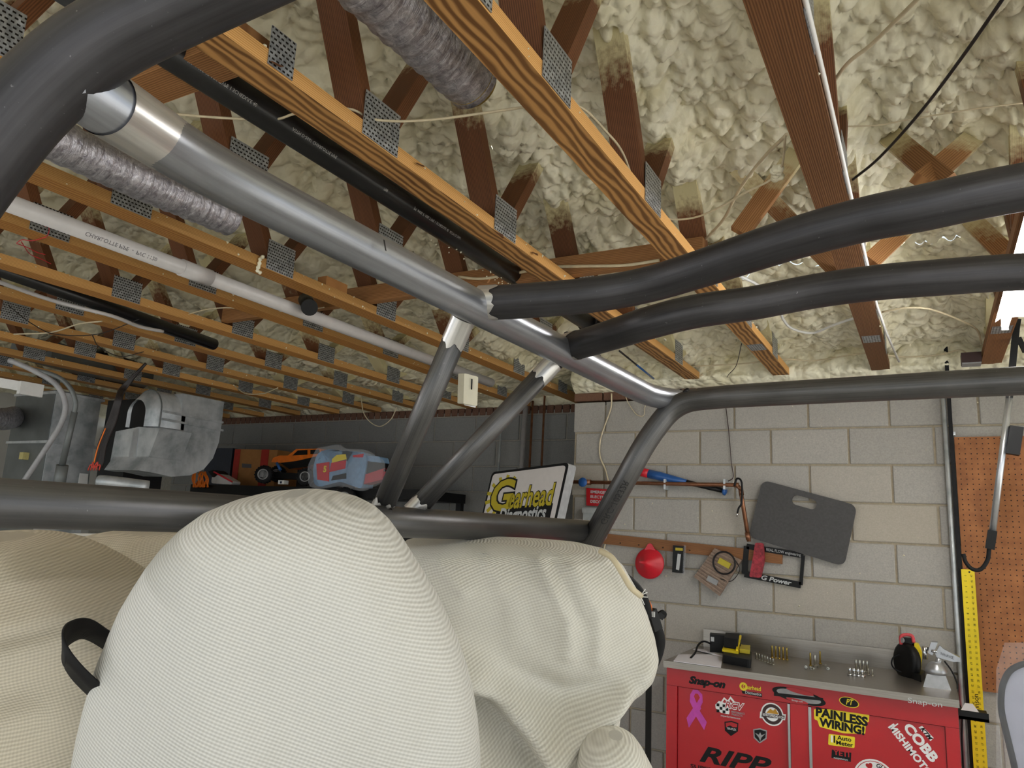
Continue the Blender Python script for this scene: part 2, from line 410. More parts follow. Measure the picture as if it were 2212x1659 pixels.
# ================================================================== SETTING
YN, YF = 4.39, 5.05             # the near block wall and the recessed one beside it
XC = -2.02                      # end of the near wall
HB = .925                       # underside of the truss chords above the eye
def zw(z): return z + CH
fl = MB(); fl.mat(M_FLOOR).box((-2, .8, -.05), 12.4, 9, .1); tag(fl.build('floor'), kind='structure')
fl = MB(); fl.mat(M_FLOOR).box((14.2, -2, -.06), 20, 34, .1); fl.box((-4.5, -11.4, -.06), 17.4, 15.2, .1); tag(fl.build('floor_driveway', base=(4, -4, -.1)), kind='structure')
w = MB(); w.mat(M_MORTAR)
w.prism([(XC+.01, YN+.012, 0), (4.2, YN+.012, 0), (4.2, YN+.012, zw(.80)), (XC+.01, YN+.012, zw(.80))], (0, .6, 0))
WB = tag(w.build('wall_back', base=(1, YN, 0)), kind='structure')
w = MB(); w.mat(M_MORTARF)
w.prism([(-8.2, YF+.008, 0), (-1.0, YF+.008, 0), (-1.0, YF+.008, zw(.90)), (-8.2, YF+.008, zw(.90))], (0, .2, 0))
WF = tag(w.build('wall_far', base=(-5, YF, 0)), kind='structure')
w = MB(); w.mat(M_PLASTER).prism([(-8.2, -3.6, 0), (-8.2, 5.2, 0), (-8.2, 5.2, 3.3), (-8.2, -3.6, 3.3)], (-.15, 0, 0)); tag(w.build('wall_left'), kind='structure')
w = MB(); w.mat(M_PLASTER).prism([(-8.2, -3.6, 2.45), (4.2, -3.6, 2.45), (4.2, -3.6, 3.3), (-8.2, -3.6, 3.3)], (0, -.15, 0)); tag(w.build('wall_front'), kind='structure')
w = MB(); w.mat(M_PLASTER).prism([(4.2, -3.6, 2.45), (4.2, 4.4, 2.45), (4.2, 4.4, 3.3), (4.2, -3.6, 3.3)], (.15, 0, 0)); tag(w.build('wall_right'), kind='structure')

def block_mesh(name, L, H, D, mat, bev=.004):
    """unit masonry piece, front face towards -Y, slightly eased edges"""
    bm = bmesh.new(); bmesh.ops.create_cube(bm, size=1.0)
    for v in bm.verts: v.co = Vector((v.co.x*L, v.co.y*D, v.co.z*H))
    bmesh.ops.bevel(bm, geom=[e for e in bm.edges], offset=bev, segments=1, affect='EDGES')
    me = bpy.data.meshes.new(name); bm.to_mesh(me); bm.free(); me.materials.append(mat); return me
BL, BH = .4064, .2032
def course_wall(parent, Y, x0, x1, ztop, rows, jx0, mat, name, depth=.06):
    cache = {}
    for r in range(rows):
        z = zw(ztop) - (r+.5)*BH
        if z < BH/2: z = None
        if z is None: break
        j = jx0 + (BL/2 if r % 2 else 0); k0 = math.floor((x0-j)/BL)
        x = j + k0*BL
        while x < x1:
            a, b = max(x, x0), min(x+BL, x1); L = round(b-a-.010, 3)
            if L > .03:
                if L not in cache: cache[L] = block_mesh(name, L, BH-.010, depth, mat)
                linkcopy(cache[L], name, parent, ((a+b)/2, Y+depth/2+random.uniform(-.001, .001), z))
            x += BL
course_wall(WB, YN, XC, 1.05, .824, 12, -.578, M_BLOCK, 'concrete_block')
course_wall(WB, YN, 1.05, 4.2, .824, 12, -.578, M_BLOCK, 'concrete_block') if False else None
w = MB(); w.mat(M_BLOCK).prism([(1.05, YN, 0), (4.2, YN, 0), (4.2, YN, zw(.824)), (1.05, YN, zw(.824))], (0, .05, 0)); tag(w.build('wall_side'), kind='structure')
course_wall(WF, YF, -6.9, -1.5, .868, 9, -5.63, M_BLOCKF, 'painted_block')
bm_ = block_mesh('brick', .195, .052, .09, M_BRICK, .004)
x = XC+.098
while x < 4.1:
    linkcopy(bm_, 'brick', WB, (x, YN+.045, zw(.856))); x += .205
bm_ = block_mesh('brick', .058, .062, .09, M_BRICK, .004)
x = -6.4
while x < -1.6:
    linkcopy(bm_, 'brick', WF, (x, YF+.045, zw(.905))); x += .068

# ---- spray foam underside of the roof
TR = [.345, -.155, -.665, -1.17, -1.675, -2.18, -2.67, -3.16, -3.65, -4.14, -4.62, -5.10, -5.58, -6.06, -6.54]   # right faces of the trusses
TXC = [x-.0445 for x in TR]
def worley(x, y, cell, seed, pw=1.0):
    rs = np.random.RandomState(seed); T = rs.rand(128, 128, 3)
    gx, gy = x/cell, y/cell; ix, iy = np.floor(gx).astype(int), np.floor(gy).astype(int); best = np.full(x.shape, 9.); sec = np.full(x.shape, 9.); amp = np.zeros(x.shape)
    for dx in (-1, 0, 1):
        for dy in (-1, 0, 1):
            cx, cy = ix+dx, iy+dy; t = T[cx % 128, cy % 128]
            d = np.hypot(gx-cx-t[..., 0], gy-cy-t[..., 1]) / (.62+.5*t[..., 2])
            m = d < best; sec = np.where(m, best, np.minimum(sec, d)); best = np.where(m, d, best); amp = np.where(m, .5+.5*t[..., 2], amp)
    return (.62*(1-np.exp(-(sec-best)*3.2)) + .38*np.clip(1-best**2, 0, 1))*(.4+.6*amp)
def vnoise(x, y, cell, seed):
    rs = np.random.RandomState(seed); T = rs.rand(64, 64); gx, gy = x/cell, y/cell; ix, iy = np.floor(gx).astype(int), np.floor(gy).astype(int)
    fx, fy = gx-ix, gy-iy; fx = fx*fx*(3-2*fx); fy = fy*fy*(3-2*fy); t = lambda a, b: T[a % 64, b % 64]
    return (t(ix,iy)*(1-fx)+t(ix+1,iy)*fx)*(1-fy)+(t(ix,iy+1)*(1-fx)+t(ix+1,iy+1)*fx)*fy
def roof_base(y): return 1.0 + .143*(5.05-y)
def foam_z(x, y):
    wx = x + .05*vnoise(x, y, .13, 3); wy = y + .05*vnoise(x, y, .13, 4)
    amp = .55 + .65*vnoise(x, y, .8, 5)
    amp = amp*np.clip(1.15-.22*np.clip(y-2.2, 0, 3), .45, 1)
    h = amp*(.050*worley(wx, wy, .14, 11) + .052*worley(wx, wy, .074, 12) + .022*worley(wx, wy, .040, 13)) + .06*vnoise(x, y, .45, 6)
    near = np.min(np.abs(x[..., None]-np.array(TXC)), axis=-1)
    h = (h + .07*np.exp(-(near/.075)**2))*np.clip((5.35-y)/1.3, .25, 1)
    return zw(roof_base(y)) - h
def grid(mb, xs, ys):
    X, Y = np.meshgrid(xs, ys, indexing='ij'); Z = foam_z(X, Y); n0 = len(mb['v'])
    mb['v'].append(np.stack([X, Y, Z], -1).reshape(-1, 3)); nx, ny = len(xs), len(ys)
    i = np.arange(nx-1)[:, None]*ny + np.arange(ny-1)[None]; off = mb['n']
    mb['f'].append((np.stack([i, i+1, i+ny+1, i+ny], -1).reshape(-1, 4)+off)); mb['n'] += nx*ny
g = {'v': [], 'f': [], 'n': 0}
grid(g, np.arange(-1.3, 1.45, .0075), np.arange(.2, 3.2, .0075))
grid(g, np.arange(-1.3, 1.45, .010), np.arange(3.195, 5.12, .010))
grid(g, np.arange(-2.5, -1.29, .0125), np.arange(.2, 5.12, .0125))
grid(g, np.arange(-6.9, -2.40, .026), np.arange(.2, 5.12, .026))
grid(g, np.arange(-8.3, 4.4, .12), np.arange(-3.7, .5, .12))
grid(g, np.arange(1.3, 4.4, .1), np.arange(.2, 5.12, .1))
grid(g, np.arange(-8.3, -6.7, .1), np.arange(.2, 5.12, .1))
V = np.concatenate(g['v']); Fq = np.concatenate(g['f'])
me = bpy.data.meshes.new('ceiling'); me.vertices.add(len(V)); me.vertices.foreach_set('co', V.ravel())
me.loops.add(Fq.size); me.loops.foreach_set('vertex_index', Fq.ravel().astype(np.int32)); me.polygons.add(len(Fq))
me.polygons.foreach_set('loop_start', np.arange(0, Fq.size, 4, dtype=np.int32)); me.polygons.foreach_set('loop_total', np.full(len(Fq), 4, dtype=np.int32))
me.polygons.foreach_set('use_smooth', np.ones(len(Fq), dtype=bool)); me.update(calc_edges=True); me.validate(); me.materials.append(M_FOAM)
ce = bpy.data.objects.new('ceiling', me); COL.objects.link(ce); tag(ce, kind='structure')
# foam that closes the gap between the wall tops and the roof
def eave(name, Y, x0, x1, z0, step):
    xs = np.arange(x0, x1, step); zs = np.linspace(z0, roof_base(Y)+.1, int((roof_base(Y)+.1-z0)/step)+2); X, Zz = np.meshgrid(xs, zs, indexing='ij')
    h = .05*worley(X, Zz, .11, 21)+.03*worley(X, Zz, .055, 22)+.05*vnoise(X, Zz, .3, 23)
    edge = np.clip((Zz-z0)/.05, 0, 1); Yv = Y+.03-(h+.02)*edge
    v = np.stack([X, Yv, zw(0)+Zz-.015*vnoise(X, X*0, .2, 5)*(1-edge)], -1).reshape(-1, 3); ny = len(zs)
    i = np.arange(len(xs)-1)[:, None]*ny+np.arange(ny-1)[None]; f = np.stack([i, i+ny, i+ny+1, i+1], -1).reshape(-1, 4)
    me = bpy.data.meshes.new(name); me.from_pydata(v.tolist(), [], f.tolist()); me.polygons.foreach_set('use_smooth', [True]*len(f)); me.materials.append(M_FOAM); me.update()
    o = bpy.data.objects.new(name, me); COL.objects.link(o); tag(o, kind='structure')
eave('trim_1', YN, XC, 1.4, .882, .013)
eave('trim_3', YN, 1.38, 4.2, .882, .03)
eave('trim_2', YF, -6.9, -1.6, .935, .02)

# ================================================================== ROOF TRUSSES
NODES = [1.32+.65*k for k in range(-2, 6)]
cw, chh = .089, .038
def truss_meshes(yend, mat):
    c = MB(); c.mat(mat).beam((0, -.4, chh/2), (0, yend, chh/2), cw, chh)
    if mat is not M_CHORDC: c.mat(M_CHORDE); c.m[1] = c.m[3] = c.cur          # edge grain on the narrow sides
    return c.mesh('bottom_chord')
plate_cache = {}
def plate_mesh(wd_, ht, skew=0):
    k = (wd_, ht)
    if k not in plate_cache:
        m = MB(); m.mat(M_PLATE); a, b = wd_/2, ht
        m.quad3((.0, -a, 0), (.0, a, 0), (.0, a, b), (.0, -a, b), [(0, 0), (wd_, 0), (wd_, ht), (0, ht)])
        n = len(m.v); m.v += [Vector((-.002, -a, 0)), Vector((-.002, a, 0)), Vector((-.002, a, b)), Vector((-.002, -a, b))]
        for i, j in ((0, 1), (1, 2), (2, 3), (3, 0)): m.face((j, i, n+i, n+j))
        plate_cache[k] = m.mesh('nail_plate')
    return plate_cache[k]
web_cache = {}
def web_mesh(k, sgn, yn):
    key = (round(yn, 2), sgn)
    if key not in web_cache:
        m = MB(); m.mat(M_WEB); top = roof_base(yn+sgn*.31)-.012
        m.beam((0, sgn*.035, chh+.012), (0, sgn*.30, top-HB), .085, .038, up=(0, -sgn, .5)); web_cache[key] = m.mesh('web')
    return web_cache[key]
chord_cache = {}
names = ['roof truss above the lit fluorescent fixture, rightmost in view', 'dark brown roof truss with a white cable stapled along its edge',
 'roof truss with bold striped grain, running just left of the cable truss', 'striped pine roof truss directly above the thick black drain pipe',
 'roof truss mostly hidden behind the long upper cage tube', 'roof truss between the upper cage tube and the white drain pipe',
 'roof truss running just below the long white drain pipe', 'roof truss with the second black pipe hanging beside it', 'roof truss third to the left of the white drain pipe',
 'roof truss fourth to the left of the white drain pipe', 'roof truss over the bent galvanised conduit', 'roof truss touching the top of the galvanised duct elbow',
 'roof truss just left of the duct elbow top', 'roof truss over the grey furnace plenum', 'roof truss farthest left, above the unlit shop light']
for i, X in enumerate(TXC):
    yend = 4.36 if X > -2.0 else 5.0
    mat = M_CHORDC if i < 2 else (M_CHORDB if i in (2, 3) else M_CHORD)
    root = thing('roof_truss', names[i], 'roof truss', (X, 2.4, zw(HB)), 'roof trusses')
    key = (yend, mat.name)
    if key not in chord_cache: chord_cache[key] = truss_meshes(yend, mat)
    linkcopy(chord_cache[key], 'bottom_chord', root, (X, 0, zw(HB)))
    for k, yn in enumerate(NODES):
        yn2 = yn + random.uniform(-.03, .03)
        for sg in (-1, 1):
            if yn+sg*.3 < yend and roof_base(yn+sg*.3)-HB > .1:
                linkcopy(web_mesh(k, sg, yn), 'web', root, (X+random.uniform(-.003, .003), yn2, zw(HB)))
        if yn < yend-.1:
            o = linkcopy(plate_mesh(.138, .118 if i < 6 else .10), 'nail_plate', root, (X+cw/2+.003, yn2, zw(HB)+.002))
    if i in (2, 3): linkcopy(plate_mesh(.07, .09), 'nail_plate', root, (X+cw/2+.003, .985, zw(HB)+.004))
    if i < 3:
        m = MB(); m.mat(M_PLATE).quad3((X-.037, 3.60, zw(HB)-.002), (X+.037, 3.60, zw(HB)-.002), (X+.037, 3.72, zw(HB)-.002), (X-.037, 3.72, zw(HB)-.002), [(0,0),(0,.075),(.12,.075),(.12,0)])
        m.prism([(X-.037, 3.60, zw(HB)-.0015), (X+.037, 3.60, zw(HB)-.0015), (X+.037, 3.72, zw(HB)-.0015), (X-.037, 3.72, zw(HB)-.0015)], (0, 0, .0012)); m.build('heel_plate', root)

# boards running across the trusses
y0 = onZ(1230, 580, 1.0).y
m = MB(); m.mat(M_BRACE).beam((-3.15, y0, zw(1.005)), (-.66, y0, zw(1.005)), .038, .078); tag(m.build('strongback_board'), 'brown board laid across the trusses carrying a cream cable', 'board')
y1 = onZ(400, 165, .985).y
m = MB(); m.mat(M_BRACE).beam((-1.63, y1, zw(1.0)), (-1.215, y1, zw(1.0)), .10, .038); tag(m.build('blocking_board'), 'short pale wood block between two trusses beside the near cage bend', 'board')
br = [((1597,503), .985, (1745,300), 1.30, 'diagonal brace left of the cable truss leaning up to the right'),
      ((1590,358), 1.27, (1806,582), .985, 'diagonal brace left of the cable truss leaning up to the left'),
      ((1915,288), 1.29, (2045,398), .99, 'foam-coated diagonal brace right of the cable truss, leaning up to the left'),
      ((2097,304), 1.24, (1992,395), 1.0, 'short foam-coated brace crossing right of the cable truss'),
      ((1878,567), .985, (1960,490), 1.16, 'short diagonal brace below the upper dark cage bar, right of the cable truss'),
      ((2100,478), 1.16, (2172,548), .99, 'short diagonal brace beside the lit fluorescent fixture')]
for a, za, b, zb, lab in br:
    m = MB(); m.mat(M_BRACE).beam(onZ(a[0], a[1], za), onZ(b[0], b[1], zb), .062, .034, up=(0, 1, .3)); tag(m.build('diagonal_brace'), lab, 'brace', 'diagonal braces between trusses')

# ================================================================== ROLL CAGE (one welded frame)
def bend(pts, rad, n=8):
    """open polyline with filleted corners"""
    P = [Vector(p) for p in pts]; out = [P[0]]
    for i in range(1, len(P)-1):
        a, b, c = P[i-1], P[i], P[i+1]; r = min(rad, (a-b).length*.48, (c-b).length*.48)
        s, e = b+(a-b).normalized()*r, b+(c-b).normalized()*r
        for q in range(n+1):
            t = q/n; out.append((1-t)**2*s+2*t*(1-t)*b+t*t*e)
    out.append(P[-1]); return out
OD = .02225
cage = thing('roll_cage', 'bare steel tube roll cage of the vehicle with bent cross bars', 'roll cage', at(900, 1120, 1.1))
def ctube(path, r, mat, name, seg=32):
    m = MB(); m.mat(mat).tube(path, r, seg); return m.build(name, cage)
def collar(part, a, b, r, jag=.006, seg=40, mat=None):
    """ground-bright tube end with a ragged edge"""
    a, b = Vector(a), Vector(b); ax = (b-a).normalized(); L = (b-a).length; x = ax.orthogonal().normalized(); y = ax.cross(x)
    m = MB(); m.mat(mat or M_BRIGHT); m.smooth = True; n = len(m.v)
    for t in (0, 1):
        for q in range(seg):
            an = 2*math.pi*q/seg; j = jag*(.6*math.sin(an*5+1)+.4*math.sin(an*9)+.25*random.uniform(-1, 1)) if t else 0
            m.v.append(a + ax*(L*t+j) + (x*math.cos(an)+y*math.sin(an))*(r+.0007))
    for q in range(seg):
        q2 = (q+1) % seg; m.face((n+q, n+q2, n+seg+q2, n+seg+q), [(0, q/seg), (0, (q+1)/seg), (L, (q+1)/seg), (L, q/seg)])
    return m.build('ground_end', part)
def path_collar(part, pts, r, jag=.006, seg=40):
    """bright end that follows a bent tube"""
    m = MB(); m.mat(M_BRIGHT).tube(pts, r+.0008, seg, False); k = len(pts)
    d = (Vector(pts[-1])-Vector(pts[-2])).normalized()
    for q in range(seg): m.v[(k-1)*seg+q] += d*jag*(.6*math.sin(q*2*math.pi*5/seg+1)+.4*math.sin(q*2*math.pi*9/seg)+.25*random.uniform(-1, 1))
    return m.build('ground_end', part)
def tack(part, p, r=.006):
    m = MB(); m.mat(M_WELD); m.smooth = True
    for k in range(5):
        c = Vector(p)+Vector((random.uniform(-1,1), random.uniform(-1,1), random.uniform(-1,1)))*r*.8
        m.lathe([(r*.1, -r*.9), (r*.7, -r*.6), (r*.95, 0), (r*.7, r*.6), (r*.1, r*.9)], c, (random.random(), random.random(), 1), 10)
    return m.build('weld_tack', part)
# near hoop, upper left
p0 = bend([at(1150, -330, .50), at(432, -12, .49), at(205, 92, .475), at(55, 225, .465), at(-60, 368, .455), at(-330, 760, .44)], .12, 10)
T0 = ctube(p0, .0254, M_TUBE_D, 'hoop_tube', 40)
# long side rail
T1p = bend([at(132, 158, .467), at(425, 354, .607), at(1405, 856, 1.475), at(1480, 867, 1.53)], .09, 12)
T1 = ctube(T1p, OD, M_TUBE_L, 'side_rail', 40); collar(T1, at(228, 222, .503), at(352, 304, .566), OD, .012)
# two arched roof bars
T2p = spline([at(1038, 655, .960), at(1130, 650, .942), at(1270, 638, .925), at(1390, 617, .915), at(1500, 585, .868), at(1695, 521, .785), at(1860, 476, .735), at(1988, 450, .705), at(2212, 404, .682), at(2700, 330, .66)], 7); T2p.append(T2p[-1]+(T2p[-1]-T2p[-2]).normalized()*.75)
T2 = ctube(T2p, OD, M_TUBE_D, 'roof_bar', 40); path_collar(T2, T2p[0:4], OD, .006)
T3p = spline([at(1225, 751, 1.176), at(1270, 739, 1.12), at(1335, 719, 1.055), at(1400, 698, .995), at(1500, 673, .972), at(1630, 654, .968), at(1760, 629, .955), at(1890, 611, .925), at(2021, 600, .905), at(2212, 587, .885), at(2700, 565, .85)], 7); T3p.append(T3p[-1]+(T3p[-1]-T3p[-2]).normalized()*.75)
T3 = ctube(T3p, OD, M_TUBE_D, 'roof_bar', 40); path_collar(T3, T3p[0:5], OD, .007)
# header bar that turns down into the rear leg
T4p = bend([at(2700, 800, .98)*2-at(2212, 822, 1.13), at(2212, 822, 1.13), at(1923, 837, 1.255), at(1560, 857, 1.435), at(1462, 868, 1.495), at(1400, 945, 1.49), at(1258, 1205, 1.50)], .09, 12)
T4 = ctube(T4p, OD, M_TUBE_M, 'header_bar', 40)
# lower rail
T5p = [at(-250, 1075, .60), at(0, 1090, .672), at(640, 1120, .945), at(1293, 1148, 1.56)]
T5 = ctube([T5p[0].lerp(T5p[3], t/20) if False else at(-250+1543*t/20, 0, 1) for t in range(0)] or [at(-250, 1074, 71.2/118.4), at(1293, 1149, 71.2/45.6)], OD, M_TUBE_R, 'lower_rail', 40)
collar(T5, at(1293, 1149, 71.2/45.6), at(1236, 1146.3, 71.2/48.0), OD, .004)
# two thin diagonals
rb = .0159
T6 = ctube([at(1008, 672, .985), at(820, 1112, 1.075)], rb, M_TUBE_M, 'diagonal_tube', 32)
collar(T6, at(1001, 688, .988), at(978, 742, .998), rb, .006); collar(T6, at(822, 1106, 1.073), at(833, 1080, 1.067), rb, .005)
T7 = ctube([at(1206, 772, 1.195), at(886, 1113, 1.145)], rb, M_TUBE_M, 'diagonal_tube', 32)
collar(T7, at(1195, 784, 1.193), at(1163, 818, 1.188), rb, .005); collar(T7, at(890, 1108, 1.146), at(912, 1085, 1.149), rb, .005)
tack(T2, at(1036, 640, .955)); tack(T3, at(1228, 724, 1.17), .005); tack(T4, at(1486, 846, 1.475), .006); tack(T6, at(842, 1107, 1.05), .004); tack(T7, at(906, 1117, 1.13), .004); tack(T4, at(1290, 1157, 1.52), .005)
collar(T1, at(1480, 867, 1.529), at(1466, 864.5, 1.519), OD, .003)
# hand-written part numbers and tick marks
def wrap_on(a, b, r, roll=0.0):
    a, b = Vector(a), Vector(b); ax = (b-a).normalized(); mid = (a+b)/2; n = (EYE-mid); n = (n-ax*n.dot(ax)).normalized(); n = Matrix.Rotation(roll, 3, ax) @ n; t = ax.cross(n)
    return lambda x, y: mid + ax*x + (n*math.cos(y/r) + t*math.sin(y/r))*(r+.0006)
def mark(part, txt, a, b, r, size, roll=0.0):
    m = MB(); text_into(m, txt, (0,0,0), (1,0,0), (0,1,0), size, M_BLACKMARK, shear=.25, wrap=wrap_on(a, b, r, roll)); return tag(m.build('marker_writing', part), 'black handwritten part number')
mark(T4, 'GRC-10532R', at(1308, 1112, 1.49), at(1340, 1055, 1.49), OD, .018, .15)
mark(T7, 'GRC-10378', at(945, 1052, 1.155), at(905, 1094, 1.149), rb, .016, .55)
for (xa, ya, da, sz) in ((793, 545, .765, .016), (1356, 830, 1.43, .010)):
    A_, B_ = at(xa-4, ya-2, da-.003), at(xa+4, ya+2, da+.003)
    rl = .75 if (wrap_on(A_, B_, OD, .75)(0, 0)-wrap_on(A_, B_, OD, -.75)(0, 0)).dot(UP) > 0 else -.75
    m = MB(); text_into(m, 'I', (0,0,0), (1,0,0), (0,1,0), sz, M_BLACKMARK, bold=.04, wrap=wrap_on(A_, B_, OD, rl)); m.build('marker_writing', T1)

# ================================================================== WELDING BLANKETS OVER THE SEATS
def loft(rows, d, b, seg=96, sub=4, ridges=(), expo=2.4, dslope=0.0, seed=0, wob=0.0):
    """rows = (y, xl, xr) of the silhouette; d = depth of the middle, b = half thickness (m)"""
    R = []
    for i in range(len(rows)-1):
        a, c = rows[i], rows[i+1]
        for k in range(sub):
            t = k/sub; R.append(tuple(a[q]*(1-t)+c[q]*t for q in range(3)))
    R.append(rows[-1])
    m = MB(); m.smooth = True; n = 0; y0 = R[0][0]; y1 = R[-1][0]; w0 = R[0][2]-R[0][1]
    grow = lambda yy: min(1.0, ((yy-y0)/(.16*(y1-y0))))
    acc = 0; prev = None; UVs = []
    for (yy, xl, xr) in R:
        dd = d + dslope*(yy-y0); bb = b*(.25+.75*math.sqrt(max(0, 1-(1-grow(yy))**2)))
        c = at((xl+xr)/2, yy, dd); A = at(xr, yy, dd)-c
        if prev is not None: acc += (c-prev).length
        prev = c; row = []
        for q in range(seg):
            a = 2*math.pi*q/seg; ca, sa = math.cos(a), math.sin(a)
            sx = math.copysign(abs(ca)**(2/expo), ca); sy = math.copysign(abs(sa)**(2/expo), sa)
            p = c + A*sx + FWD*(bb*sy); px_ = (xl+xr)/2+(xr-xl)/2*sx
            if sa < .2:
                off = 0
                for (poly, wd_, am) in ridges:
                    best = 1e9
                    for i in range(len(poly)-1):
                        ax, ay = poly[i]; bx, by = poly[i+1]; L2 = (bx-ax)**2+(by-ay)**2
                        t = max(0, min(1, ((px_-ax)*(bx-ax)+(yy-ay)*(by-ay))/L2)); best = min(best, math.hypot(px_-ax-t*(bx-ax), yy-ay-t*(by-ay)))
                    off += am*math.exp(-(best/wd_)**2)
                if wob: off += wob*noise.noise(Vector((px_*.006+seed, yy*.004, seed)))
                p = p - FWD*off*min(1, 1.2*abs(sa)+.1)
            m.v.append(p); row.append((px_-1106)/F_PX*dd)
        UVs.append((acc, row))
    for i in range(len(R)-1):
        for q in range(seg):
            q2 = (q+1) % seg; a = i*seg
            m.face((a+q2, a+q, a+seg+q, a+seg+q2), [(UVs[i][1][q2], UVs[i][0]), (UVs[i][1][q], UVs[i][0]), (UVs[i+1][1][q], UVs[i+1][0]), (UVs[i+1][1][q2], UVs[i+1][0])])
    m.face(tuple(range(seg))); m.face(tuple(range(len(R)*seg-1, (len(R)-1)*seg-1, -1)))
    return m
rows = [(1059,620,665),(1061,590,695),(1066,545,735),(1078,497,775),(1098,447,812),(1130,402,845),(1170,362,874),(1210,330,900),(1250,303,927),(1300,272,957),(1350,249,981),(1400,229,1004),(1450,212,1021),(1500,197,1034),(1560,182,1044),(1620,170,1049),(1720,160,1052),(1900,150,1055)]
rows = [(y+6*(1-min(1, (y-1059)/300)), (l+r)/2-(r-l)/2*.972, (l+r)/2+(r-l)/2*.972) for y, l, r in rows]
m = loft(rows, .745, .10, 120, 4, [(((560,1090),(520,1400),(560,1700)), 120, .012), (((255,1420),(215,1560),(205,1700)), 26, .006), (((980,1380),(1010,1560)), 22, .006)], 2.3); m.mat(M_WEAVE); 
tag(m.build('seat_blanket'), 'smooth ivory woven blanket stretched over the rounded near seat back', 'blanket', 'blankets over the seats')
rows = [(1168,885,1010),(1170,875,1100),(1175,870,1190),(1183,866,1272),(1195,863,1318),(1225,862,1348),(1270,860,1374),(1320,860,1395),(1365,860,1409),(1400,860,1414),(1435,860,1408),(1465,860,1390),(1495,860,1362),(1525,860,1342),(1560,860,1335),(1600,860,1326),(1660,860,1312),(1760,860,1300),(1900,860,1290)]
rd = [(((985,1375),(1090,1430),(1185,1535)), 34, .055), (((1185,1535),(1290,1475),(1405,1400)), 38, .050), (((1040,1470),(1130,1560),(1240,1580),(1340,1500)), 30, -.065), (((1020,1590),(1250,1600)), 34, .030), (((1050,1660),(1200,1650)), 45, -.040), (((1050,1180),(1100,1260),(1110,1340)), 10, .008), (((1160,1185),(1215,1290),(1215,1360)), 10, .010), (((1230,1200),(1280,1280),(1275,1370)), 14, .010), (((1190,1190),(1245,1300)), 8, -.009), (((950,1180),(1010,1240)), 12, .008), (((1090,1410),(1210,1450),(1340,1430)), 34, -.034), (((1330,1440),(1280,1560),(1300,1640)), 20, .018), (((1120,1200),(1160,1320)), 26, -.006)]
m = loft(rows, 1.20, .115, 150, 7, rd, 2.6, wob=.016, seed=3); m.mat(M_WEAVE2)
B2 = tag(m.build('seat_blanket'), 'wrinkled ivory blanket with a frayed hem draped below the thin diagonals', 'blanket', 'blankets over the seats')
m = MB(); m.mat(M_CREAMW).tube(spline([at(1296,1190,1.13), at(1322,1205,1.115), at(1345,1240,1.10), at(1362,1268,1.09), at(1385,1288,1.10)], 6), .0045, 10); tag(m.build('hem_cord', B2), 'cream rolled hem cord')
m = MB(); m.mat(M_WHITE)
for a, b in (((1383,1286),(1398,1280)), ((1384,1287),(1394,1273)), ((1385,1290),(1392,1306)), ((1384,1289),(1399,1290)), ((1380,1285),(1388,1298))): m.tube([at(*a, 1.10), at(*b, 1.09)], .0007, 6)
tag(m.build('frayed_thread', B2), 'white frayed threads')
rows = [(1588,1315,1345),(1592,1290,1360),(1605,1268,1378),(1625,1254,1392),(1660,1244,1410),(1740,1236,1430),(1860,1230,1440)]
m = loft(rows, 1.02, .06, 64, 4, [], 2.2); m.mat(M_WEAVE2); tag(m.build('blanket_fold'), 'small rounded blanket fold at the bottom edge below the frayed blanket', 'blanket', 'blankets over the seats')
rows = [(1160,-40,60),(1163,-90,90),(1169,-150,120),(1185,-200,160),(1212,-230,205),(1240,-240,250),(1275,-250,305),(1320,-260,350),(1400,-260,400),(1500,-260,430),(1659,-260,450),(1900,-260,460)]
rd = [(((-20,1270),(120,1300),(290,1290)), 45, .02), (((60,1350),(230,1320),(300,1300)), 34, -.02), (((-20,1490),(90,1500),(190,1460)), 40, -.018), (((-10,1560),(120,1590)), 50, .015), (((110,1180),(230,1240),(290,1290)), 22, .012)]
m = loft(rows, .90, .13, 110, 5, rd, 2.3, wob=.014, seed=8); m.mat(M_WEAVE_SHADE); tag(m.build('seat_blanket'), 'ivory blanket in a shade-darkened colour, bulging at the left edge under the lower rail', 'blanket', 'blankets over the seats')
rows = [(1148,262,395),(1152,225,415),(1160,180,430),(1172,140,440),(1200,110,450),(1260,90,455),(1400,80,460),(1700,70,470)]
m = loft(rows, 1.15, .10, 90, 4, [(((330,1150),(320,1190),(260,1240)), 26, .015)], 2.3, wob=.01, seed=5); m.mat(M_WEAVE_SHADE); tag(m.build('seat_blanket'), 'ivory blanket fold in a shade-darkened colour, showing between the left bulge and the near seat back', 'blanket', 'blankets over the seats')
# black webbing loop
cpts = spline([at(250,1395,.80), at(190,1362,.76), at(148,1372,.72), at(138,1405,.69), at(165,1450,.685), at(230,1515,.70)], 8)
m = MB(); m.mat(M_RUBBER); m.smooth = True; wv = (RGT*.30+UP*.62-FWD*.5).normalized()*.020
n = 0
for i, p in enumerate(cpts):
    t = (cpts[min(i+1, len(cpts)-1)]-cpts[max(i-1, 0)]).normalized(); w_ = (wv - t*wv.dot(t)); nn = t.cross(w_).normalized()*.0012
    m.v += [p-w_+nn, p+w_+nn, p+w_-nn, p-w_-nn]
for i in range(len(cpts)-1):
    for q in range(4): a = i*4; q2 = (q+1) % 4; m.face((a+q, a+q2, a+4+q2, a+4+q))
tag(m.build('webbing_strap'), 'black webbing strap looped beside the near seat back', 'strap')
